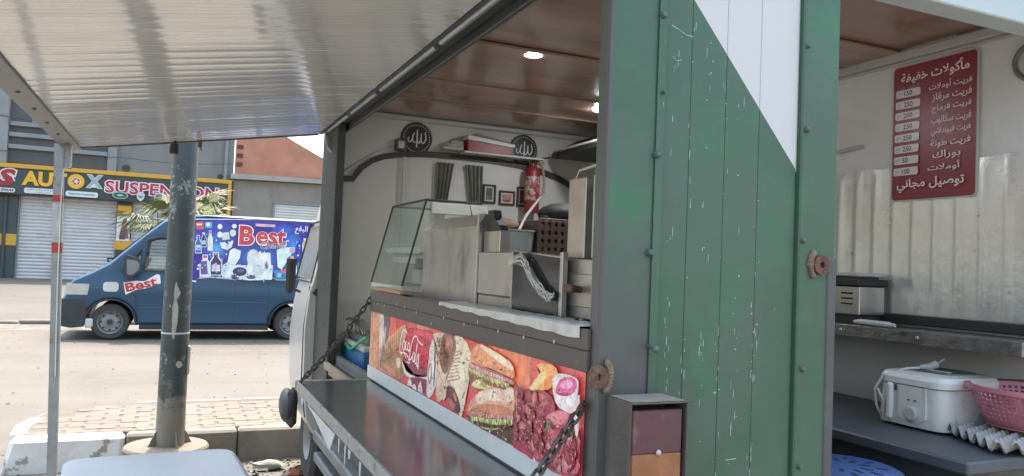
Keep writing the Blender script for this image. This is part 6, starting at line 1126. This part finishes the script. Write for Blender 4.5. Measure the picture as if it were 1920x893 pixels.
# ------------------------------------------------------------------ back of the truck, on and below the bulkhead
box('back_counter', mat('grey_back_counter', (.2, .2, .19), .5), truck, 1.56, 2.70, 4.00, 4.62, 1.60, 1.64); box('back_cabinet', m_wwall, truck, 1.58, 2.70, 4.05, 4.62, .6, 1.5995)
CR = thing('plastic_crate', (2.12, 4.22, 1.64), 'brown perforated plastic crate behind the dark glass guard', 'crate')
m_cr = mat('brown_crate_plastic', (.10, .060, .052), .5, var=.15, vs=8)
x0, x1, z0, z1 = 1.955, 2.30, 1.645, 1.885
for j in range(6): zz_ = z0+j*(z1-z0)/5; MB().box(x0, x1, 4.06, 4.07, zz_-.013, zz_+.013, b=.002).build('rail', m_cr, CR)
for j in range(9): xx = x0+j*(x1-x0)/8; MB().box(xx-.012, xx+.012, 4.0585, 4.0715, z0, z1, b=.002).build('bar', m_cr, CR)
MB().box(x0, x1, 4.36, 4.37, z0, z1).box(x0-.002, x0+.01, 4.072, 4.358, z0, z1).box(x1-.01, x1+.002, 4.072, 4.358, z0, z1).box(x0+.012, x1-.012, 4.072, 4.358, z0, z0+.01).build('shell', m_cr, CR, smooth=0)
MB().ball((2.20, 4.2, 1.935), (.19, .13, .075), 16, 10).ball((2.06, 4.17, 1.90), (.06, .05, .035), 12, 8).build('black_bag', mat('black_bin_bag', (.024, .024, .025), .7, var=.3, vs=9, bump=.9, bs=14), at=(2.2, 4.2, 1.86), label='limp black bag lying on top of the brown crate', cat='bag')
MB().lathe([(0, 0), (.09, 0), (.105, .17), (.112, .172), (.112, .182), (0, .183)], (1.845, 4.14, 1.64), 28).build('bucket', mat('grey_bucket', (.30, .33, .33), .45), at=(1.845, 4.14, 1.64), label='grey lidded tub left of the brown crate', cat='tub')
MB().ball((1.83, 4.36, 1.86), (.13, .07, .045), 16, 10).build('bread_loaf', mat('bread_crust', (.25, .165, .10), .8, var=.3, vs=14, bump=.3), at=(1.83, 4.36, 1.81), label='brown bread loaf lying behind the grey tub', cat='bread')
MB().lathe([(0, 0), (.10, 0), (.115, .16), (.118, .17), (0, .171)], (1.68, 4.40, 1.64), 24).build('white_tub', m_trim, at=(1.68, 4.4, 1.64), label='pale round tub right of the griddle cap', cat='tub')
MB().box(1.70, 1.96, 4.22, 4.50, 1.641, 1.81, b=.01).build('bread_box', m_trim, at=(1.83, 4.36, 1.64), label='white box under the bread loaf', cat='box')
# medallions with calligraphy
def medallion(x, label):
    z = 2.430; r_ = .108
    m = thing('wall_medallion', (x, FY, z), label, 'medallion')
    MB().lathe([(0, -.012), (r_-.004, -.012), (r_, -.006), (r_, -.001)], (x, FY, z), 40, 'Y').build('plaque', mat('black_plaque', (.014, .015, .016), .35), m)
    p = Print((x, FY-.0125, z), (1, 0, 0), (0, 0, 1), .0005)
    for k in range(34):
        a = 2*math.pi*k/34; cu, cv = .089*math.cos(a), .089*math.sin(a); p.poly([(cu+.0052*math.cos(a+t), cv+.0052*math.sin(a+t)) for t in (0, 1.57, 3.14, 4.71)], 'c8b48a', layer=(k == 0))
    p.stroke([(.055, .045), (.062, .0), (.045, -.03), (.03, -.01), (.03, .035)], .009, 'cfcfc8')
    p.stroke([(.03, .005), (.018, -.028), (.003, -.02), (.002, .06)], .009, 'cfcfc8'); p.stroke([(.002, .06), (0, -.06)], .008, 'cfcfc8'); p.stroke([(.0, -.02), (-.022, -.028), (-.03, 0), (-.022, .028), (-.016, .035)], .008, 'cfcfc8')
    p.stroke([(-.03, -.0), (-.045, -.028), (-.06, -.015), (-.055, .005)], .008, 'cfcfc8')
    p.build('calligraphy', print_mat('gold_print', .4, .1, 30), m)
medallion(1.443, 'black round calligraphy plaque nearer the open hatch'); medallion(2.225, 'black round calligraphy plaque above the fire extinguisher')
# framed pictures
def picture(x, z, w, h, fc, ic, label, inner=True):
    p = thing('picture_frame', (x, FY, z-h/2), label, 'picture')
    fr_ = MB(); t = .013
    for a in ((x-w/2, x+w/2, z+h/2-t, z+h/2), (x-w/2, x+w/2, z-h/2, z-h/2+t), (x-w/2, x-w/2+t, z-h/2+t+.0003, z+h/2-t-.0003), (x+w/2-t, x+w/2, z-h/2+t+.0003, z+h/2-t-.0003)): fr_.box(a[0], a[1], FY-.016, FY-.001, a[2], a[3], b=.002)
    fr_.build('frame', fc, p)
    q_ = Print((x, FY-.006, z), (1, 0, 0), (0, 0, 1), .0006); q_.rect(-w/2+t, -h/2+t, w/2-t, h/2-t, 'c8bfb4'); q_.rect(-w/2+t*1.8, -h/2+t*1.8, w/2-t*1.8, h/2-t*1.8, ic); q_.rect(-w/4, -h/2+t*1.8, w/5, -h/8, '6a5a58'); q_.build('print', print_mat('picture_print', .4, .25, 30), p)
m_pf = mat('dark_wood_frame', (.045, .02, .018), .4); m_pf2 = mat('black_frame', (.02, .02, .02), .4)
picture(1.978, 2.102, .096, .13, m_pf2, '4a4c4c', 'narrow black framed picture nearest the curtains'); picture(2.112, 2.083, .118, .10, m_pf, 'b07a70', 'small red brown framed picture with pink print'); picture(2.232, 2.10, .09, .14, m_pf, '6a4a44', 'dark framed picture half hidden by the extinguisher')
# curtains
def curtain(x0, x1, x0b, x1b, label):
    c = MB()
    def f(u, v):
        xa, xb = x0+(x0b-x0)*v, x1+(x1b-x1)*v
        return (xa+(xb-xa)*u, FY-.025-.010*math.sin(u*26)-.002*math.sin(u*61+v*4), 2.285-v*.42)
    c.grid(f, 40, 14).build('curtain', mat('grey_green_curtain', (.19, .19, .16), .9, var=.15, vs=5, bump=.15), at=((x0+x1)/2, FY, 1.87), smooth=60, label=label, cat='curtain', group='curtains on the bulkhead window')
curtain(1.585, 1.705, 1.585, 1.645, 'grey green curtain left of the white blind'); curtain(1.785, 1.915, 1.845, 1.915, 'grey green curtain right of the white blind')
# fire extinguisher
ex = thing('fire_extinguisher', (2.268, 4.86, 1.98), 'red fire extinguisher hanging below a black round plaque', 'fire extinguisher')
m_exr = mat('extinguisher_red', (.27, .028, .03), .4, var=.15, vs=8)
MB().lathe([(0, 1.985), (.046, 1.985), (.053, 1.995), (.053, 2.27), (.04, 2.30), (.02, 2.315), (.018, 2.33), (0, 2.331)], (2.268, 4.86, 0), 28).build('cylinder', m_exr, ex)
MB().lathe([(.0535, 2.07), (.0538, 2.071), (.0538, 2.235), (.0535, 2.236)], (2.268, 4.86, 0), 28).build('label_band', mat('extinguisher_label', (.42, .36, .33), .4, var=.4, vs=30, dirt=((.30, .03, .03), .5, .52, 24)), ex)
MB().box(2.265, 2.309, 4.845, 4.875, 2.331, 2.355, b=.004).tube([(2.268, 4.86, 2.35), (2.34, 4.84, 2.372), (2.38, 4.83, 2.378)], .007, 6).tube([(2.268, 4.86, 2.35), (2.24, 4.85, 2.366), (2.21, 4.85, 2.374)], .006, 6).build('valve_handle', m_blk, ex)
MB().tube([(2.30, 4.85, 2.34), (2.322, 4.82, 2.31), (2.330, 4.80, 2.22), (2.328, 4.80, 2.13), (2.29, 4.79, 2.08)], .009, 8).build('hose', mat('tan_hose', (.28, .16, .10), .6), ex)
MB().box(2.27, 2.30, 4.925, 4.939, 2.2, 2.36, b=.003).tube([(2.268, 4.93, 2.27), (2.268, 4.86, 2.275)], .006, 6).build('wall_hook', m_steel, ex)
MB().tube([(1.83, 4.10, 1.80), (2.02, 4.4, 1.93), (2.28, 4.74, 2.09)], .009, 8).build('broom_handle', m_trim, at=(1.83, 4.1, 1.78), label='pale thin stick leaning diagonally in front of the extinguisher', cat='stick')
# cool box and packets on the little shelf
cbx = thing('cool_box', (1.98, FY-.075, 2.366), 'red and white cool box lying on the small shelf', 'cool box')
MB().prism([(1.77, 2.367), (2.08, 2.367), (2.095, 2.415), (1.765, 2.44)], FY-.125, FY-.03, 'XZ').build('body', m_exr, cbx, smooth=0)
MB().prism([(1.755, 2.442), (2.10, 2.417), (2.103, 2.437), (1.765, 2.47)], FY-.135, FY-.028, 'XZ').build('lid', m_white, cbx, smooth=0); MB().prism([(1.77, 2.471), (2.095, 2.438), (2.07, 2.455), (1.82, 2.49)], FY-.12, FY-.04, 'XZ').build('lid_top', mat('brown_lid', (.20, .14, .12), .5), cbx, smooth=0)
for k in range(3): MB().box(1.60+k*.03, 1.742+k*.003, FY-.11+k*.012, FY-.03+k*.005, 2.366+k*.0225, 2.387+k*.0225, b=.004).xf(Matrix.Identity(4)).build('paper_packet', mat('pale_packet', (.45, .41, .36), .7, var=.2, vs=15), at=(1.7, FY-.07, 2.366+k*.0225), label=('white paper packet at the bottom', 'white paper packet in the middle', 'white paper packet on top')[k]+' of the pile beside the cool box', cat='packet', group='packets on the small shelf')
# extractor hood
hd = thing('extractor_hood', (2.6, 4.2, 2.39), 'black extractor hood fixed to the right wall near the bulkhead', 'hood')
m_hood = mat('black_hood', (.022, .023, .024), .4, var=.2, vs=6)
MB().prism([(2.41, 2.382), (2.775, 2.382), (2.775, 2.52), (2.60, 2.52), (2.41, 2.412)], 3.4, 4.86, 'XZ').build('canopy', m_hood, hd, smooth=0); MB().box(2.415, 2.425, 3.4, 4.86, 2.42, 2.436, b=.002).build('front_rim', m_trim, hd)
# ceiling lights
for i, (x, y, lb) in enumerate(((1.45, 3.15, 'round white ceiling light lit over the middle of the counter'), (2.315, 4.03, 'round white ceiling light lit beside the corner post, farther in'))):
    lt = thing('ceiling_light', (x, y, 2.55), lb, 'ceiling light', 'lights on the truck ceiling')
    MB().lathe([(.046, 2.5748), (.048, 2.574), (.048, 2.570), (.045, 2.569)], (x, y, 0), 28).build('rim', m_trim, lt)
    MB().lathe([(.0, 2.5625), (.03, 2.563), (.040, 2.565), (.0445, 2.5695), (0, 2.571)], (x, y, 0), 28).build('diffuser', glow('led_glow', (.88, .94, 1.0), 135), lt)
# chest cooler at the side entry
ch = thing('chest_cooler', (1.2, 4.5, .985), 'blue and white chest cooler inside the side entry', 'cooler')
MB().box(1.0, 1.40, 4.29, 4.88, .987, 1.09, b=.01).build('lower_body', mat('cooler_blue', (.035, .16, .36), .4, var=.1, vs=5), ch); MB().box(1.002, 1.40, 4.29, 4.88, 1.0905, 1.125, b=.008).build('upper_rim', m_white, ch)
MB().box(1.03, 1.38, 4.31, 4.86, 1.1255, 1.165, b=.01).build('lid', mat('grey_lid', (.16, .165, .16), .4, var=.3, vs=9), ch)
wr = MB()
for k in range(4): wr.tube([(1.02+k*.015, 4.86-k*.05, 1.166), (1.02+k*.015, 4.86-k*.05, 1.235), (1.03+k*.015, 4.80-k*.05, 1.25), (1.06+k*.01, 4.62-k*.05, 1.20), (1.07, 4.58-k*.05, 1.168)], .006, 6)
wr.build('wire_rack', m_steel, at=(1.05, 4.7, 1.166), label='bent chrome wire rack standing on the chest cooler', cat='wire rack')
MB().tube([(.995, 4.72, 1.10), (.985, 4.55, 1.085), (.98, 4.42, 1.11), (.985, 4.31, 1.15), (1.0, 4.2, 1.19)], .009, 8).build('green_strip', mat('green_strip', (.05, .50, .22), .35), at=(.99, 4.45, 1.08), label='bright green strip across the chest cooler', cat='cord')  # thin green tube along the bright streak on the cooler
# little things hanging from the awning
hb = thing('hanging_lamp', (-.02, 5.1, 2.25), 'small black lamp holder hanging from the awning edge', 'lamp holder')
MB().lathe([(0, 2.252), (.026, 2.254), (.028, 2.262), (.028, 2.29), (.022, 2.312), (.008, 2.322), (.005, 2.336), (0, 2.337)], (-.02, 5.1, -.048), 18).build('holder', m_blk, hb); MB().cyl((-.02, 5.1, 2.286), (-.02, 5.1, az(-.02)+.002), .003, n=6).build('cord', m_blk, hb)
MB().box(.11, .135, 5.135, 5.16, 2.265, 2.305, b=.005).tube([(.122, 5.15, 2.27), (.135, 5.15, 2.245)], .004, 6).build('awning_catch', m_rust, awo)
# ------------------------------------------------------------------ menu and things by the right wall
mn = Print((RX-.013, 2.337, 1.947), (0, -1, 0), (0, 0, 1), .0002)
ms = thing('menu_sign', (RX, 2.15, 1.947), 'dark red price list sign with white Arabic lettering on the wall', 'menu sign')
MB().prism([(2.337-u, 1.947+v) for u, v in rrect(-.006, .376, -.006, .566, .02)], RX-.012, RX-.0075, 'YZ').build('board', m_trim, ms, smooth=0)
mn.rect(0, 0, .370, .560, '8a2c3c', r=.016)
mn.text(arabic('مأكولات خفيفة'), .035, .482, 'f0e8e8', width=.305, height=.060, bold=.02)
mn.text(arabic('النصف خبزة'), .02, .462, 'b8a4a8', width=.10, height=.018)
rows = [('150', 'فريت أوملات'), ('250', 'فريت مرقاز'), ('200', 'فريت فرماج'), ('250', 'فريت سكالوب'), ('250', 'فريت فيونداشي'), ('250', 'فريت طونة'), ('50', 'بوراك'), ('100', 'أوملات')]
for i, (pz_, nm) in enumerate(rows):
    v = .446-i*.0469
    mn.rect(.012, v-.0165, .128, v+.0165, 'e2dcde', r=.008)
    mn.text(pz_, .052, v-.0105, '3c2c34', height=.021, bold=.02); mn.text(arabic('دج'), .020, v-.010, '7a6a70', width=.02, height=.017)
    w = {0: .185, 4: .17, 6: .12, 7: .14}.get(i, .17); mn.text(arabic(nm), .352-w-(.04 if i in (6, 7) else 0), v-.014, 'ece2e2', width=w, height=.036, bold=.012)
mn.text(arabic('توصيل مجاني'), .03, .030, 'f0e8e8', width=.30, height=.056, bold=.02)
mn.build('lettering', print_mat('menu_print', .3, .06, 12), ms)
ck = thing('wall_clock', (RX, 1.765, 2.41), 'round wall clock with a grey green rim on the right wall', 'clock')
MB().lathe([(.052, -.004), (.062, -.02), (.07, -.018), (.074, -.001)], (RX, 1.76, 2.412), 32, 'X').build('rim', mat('clock_rim', (.16, .2, .19), .4), ck); MB().lathe([(0, -.008), (.054, -.008), (.054, -.002)], (RX, 1.76, 2.412), 32, 'X').build('face', m_trim, ck)
lb = thing('griddle_box', (2.62, 2.5, 1.425), 'steel griddle box with three slots on the work shelf', 'griddle')
MB().box(2.605, 2.75, 2.345, 2.72, 1.462, 1.582, b=.004).build('casing', m_steel, lb)
for k in range(3): MB().box(2.6015, 2.606, 2.38, 2.44, 1.504+k*.022, 1.511+k*.022, b=.001).build('louvre_slot', m_blk, lb)
MB().box(2.615, 2.74, 2.36, 2.71, 1.426, 1.4615).build('plinth', m_blk, lb, smooth=0); MB().box(2.58, 2.76, 2.335, 2.73, 1.583, 1.612, b=.004).build('hot_plate', m_blk, lb); MB().box(2.595, 2.74, 2.352, 2.72, 1.622, 1.638, b=.004).build('tray', m_trim, lb); MB().box(2.60, 2.73, 2.36, 2.71, 1.6125, 1.6215).build('spacer', m_blk, lb, smooth=0)
MB().tube([(2.56, 2.33, 1.438), (2.56, 2.30, 1.439), (2.555, 2.16, 1.438), (2.555, 2.13, 1.437)], [.006, .012, .012, .006], 12).build('white_scraper', m_white, at=(2.56, 2.23, 1.426), label='white plastic scraper lying on the work shelf', cat='scraper')
# deep fryer with plug
df = thing('deep_fryer', (2.53, 1.92, 1.098), 'white household deep fryer with its plug on the lid', 'deep fryer')
m_ivory = mat('ivory_plastic', (.68, .665, .63), .32, var=.05, vs=6, dirt=((.45, .42, .36), .58, .8, 8))
fx0, fx1, fy0, fy1 = 2.375, 2.68, 1.785, 2.055
def frings(L):
    V = []; n = 0
    for e, z in L:
        P = rrect(fx0-e, fx1+e, fy0-e, fy1+e, .05+e); n = len(P); V += [(x, y, z) for x, y in P]
    return V, [(i*n+k, i*n+(k+1) % n, (i+1)*n+(k+1) % n, (i+1)*n+k) for i in range(len(L)-1) for k in range(n)]+[tuple(range(n))[::-1], tuple(range((len(L)-1)*n, len(L)*n))]
MB().add(*frings([(-.01, 1.104), (.004, 1.108), (.006, 1.13), (0, 1.20), (-.004, 1.245)])).build('body', m_ivory, df)
MB().add(*frings([(-.0, 1.247), (.006, 1.250), (.006, 1.270), (-.006, 1.285), (-.03, 1.291)])).build('lid', m_ivory, df)
MB().prism(rrect(2.45, 2.62, 1.83, 2.0, .03), 1.292, 1.296, 'XY').build('lid_window', mat('grey_window', (.13, .13, .12), .3), df); MB().box(2.47, 2.49, 1.84, 1.95, 1.2965, 1.30, b=.002).build('lid_label', m_trim, df)
cpn = MB().prism([(1.845, 1.245), (1.955, 1.245), (1.955, 1.14), (1.93, 1.125), (1.87, 1.125), (1.845, 1.14)], 2.364, 2.372, 'YZ').build('control_panel', m_ivory, df, smooth=0)
MB().lathe([(.024, 0), (.026, .008), (.02, .013), (0, .013)], (0, 0, 0), 20).xf(Matrix.Translation((2.364, 1.895, 1.153)) @ Matrix.Rotation(R(-90), 4, 'Y')).build('dial', m_trim, cpn)
for y in (1.885, 1.91): MB().box(2.3625, 2.3645, y-.004, y+.004, 1.196, 1.201).build('lamp_slot', m_blk, cpn, smooth=0)
MB().box(2.345, 2.366, 1.965, 1.992, 1.12, 1.25, b=.008).build('handle', m_ivory, df); MB().box(2.355, 2.364, 1.955, 1.963, 1.225, 1.245, b=.002).build('latch', m_blk, df)
MB().tube([(2.38, 2.03, 1.115), (2.355, 2.035, 1.16), (2.352, 2.04, 1.22), (2.37, 2.02, 1.27), (2.42, 1.96, 1.30), (2.47, 1.93, 1.305)], .0045, 8).tube([(2.36, 2.01, 1.12), (2.35, 2.00, 1.18), (2.352, 2.03, 1.22)], .0045, 8).build('cord', m_trim, df)
MB().tube([(2.455, 1.94, 1.306), (2.485, 1.92, 1.31), (2.50, 1.905, 1.322)], [.008, .013, .014], 10).cyl((2.50, 1.905, 1.322), (2.515, 1.89, 1.34), .003, n=6).build('plug', mat('grey_plug', (.35, .35, .34), .4), df)
# pink colander
co = thing('colander', (2.60, 1.60, 1.16), 'pink plastic colander standing on the egg tray', 'colander')
m_pink = mat('pink_plastic', (.47, .165, .20), .35, var=.08, vs=6); CC = (2.60, 1.605)
cz0, cz1, cr0, cr1 = 1.158, 1.275, .155, .205
def cr_(z): return cr0+(cr1-cr0)*((z-cz0)/(cz1-cz0))**.7
cm = MB(); NR, NS = 8, 64
for j in range(NR):       # rows of slots: solid bands with narrow bars between holes
    za, zb = cz0+(cz1-cz0)*j/NR, cz0+(cz1-cz0)*(j+1)/NR; zs = [za, za+(zb-za)*.42, zb]
    for k in range(NS):
        a0, a1 = 2*math.pi*k/NS, 2*math.pi*(k+1)/NS; am = a0+(a1-a0)*.5
        def P_(a, z, e=0): r_ = cr_(z)-e; return (CC[0]+r_*math.cos(a), CC[1]+r_*math.sin(a), z)
        hole = j not in (0, NR-1)
        quads = [(a0, a1, zs[0], zs[1])]+([(a0, am, zs[1], zs[2])] if hole else [(a0, a1, zs[1], zs[2])])
        for (b0, b1, q0, q1) in quads:
            cm.add([P_(b0, q0), P_(b1, q0), P_(b1, q1), P_(b0, q1), P_(b0, q0, .003), P_(b1, q0, .003), P_(b1, q1, .003), P_(b0, q1, .003)], [(0, 1, 2, 3), (7, 6, 5, 4), (0, 3, 7, 4), (1, 5, 6, 2), (2, 6, 7, 3), (0, 4, 5, 1)])
cm.build('bowl', m_pink, co, smooth=30)
MB().lathe([(cr1-.003, cz1), (cr1+.012, cz1+.001), (cr1+.014, cz1-.008), (cr1+.017, cz1-.008), (cr1+.015, cz1+.006), (cr1-.003, cz1+.006)], (*CC, 0), 64).build('rim', m_pink, co)
MB().lathe([(0, cz0-.004), (cr0+.002, cz0-.004), (cr0+.002, cz0), (0, cz0)], (*CC, 0), 40).build('bottom', m_pink, co)
# egg tray
et = MB(); EM = Matrix.Translation((2.47, 1.60, 1.1)) @ Matrix.Rotation(R(-27), 4, 'Z'); N = 72; H = .15
def egg(u, v):
    x, y = (u-.5)*2*H, (v-.5)*2*H; z = .027+.022*math.sin(x*math.pi*2/.052)*math.sin(y*math.pi*2/.052)
    z = .05 if (abs(x) > H*.985 or abs(y) > H*.985) and False else z
    return EM @ Vector((x, y, z))
et.grid(egg, N, N).build('egg_tray', mat('grey_paper_pulp', (.38, .365, .35), .95, var=.12, vs=25, bump=.4, bs=120), at=(2.47, 1.6, 1.1), smooth=70, label='grey pulp egg tray under the pink colander', cat='egg tray')
# blue stool
bs_ = thing('plastic_stool', (1.87, 1.73, .6), 'blue plastic stool with slotted seat just inside the rear doorway', 'stool')
m_bl = mat('blue_plastic', (.05, .11, .28), .35, var=.1, vs=6); SC = (1.87, 1.73)
sb_ = MB(); sb_.lathe([(0, 1.05), (.148, 1.05), (.166, 1.042), (.172, 1.02), (.164, 1.02), (.159, 1.036), (0, 1.04)], (*SC, 0), 40); sb_.build('seat', m_bl, bs_)
for k in range(18):
    a = k*2*math.pi/18; r0, r1 = (.05, .085) if k % 2 else (.09, .125)
    d = Vector((math.cos(a), math.sin(a))); n_ = Vector((-d.y, d.x))*.006; c = Vector(SC)
    V = [(*(c+d*r_+n_*s_), z) for z in (1.0505, 1.0512) for r_, s_ in ((r0, -1), (r1, -1), (r1, 1), (r0, 1))]
    MB().add(V, [(0, 1, 2, 3), (7, 6, 5, 4), (0, 4, 5, 1), (1, 5, 6, 2), (2, 6, 7, 3), (3, 7, 4, 0)]).build('seat_slot', mat('slot_shadow', (.012, .03, .09), .6), bs_, smooth=0)
for k in range(4): a = math.pi/4+k*math.pi/2; MB().tube([(SC[0]+.12*math.cos(a), SC[1]+.12*math.sin(a), 1.036), (SC[0]+.17*math.cos(a), SC[1]+.17*math.sin(a), .6)], [.026, .02], 10).build('leg', m_bl, bs_)
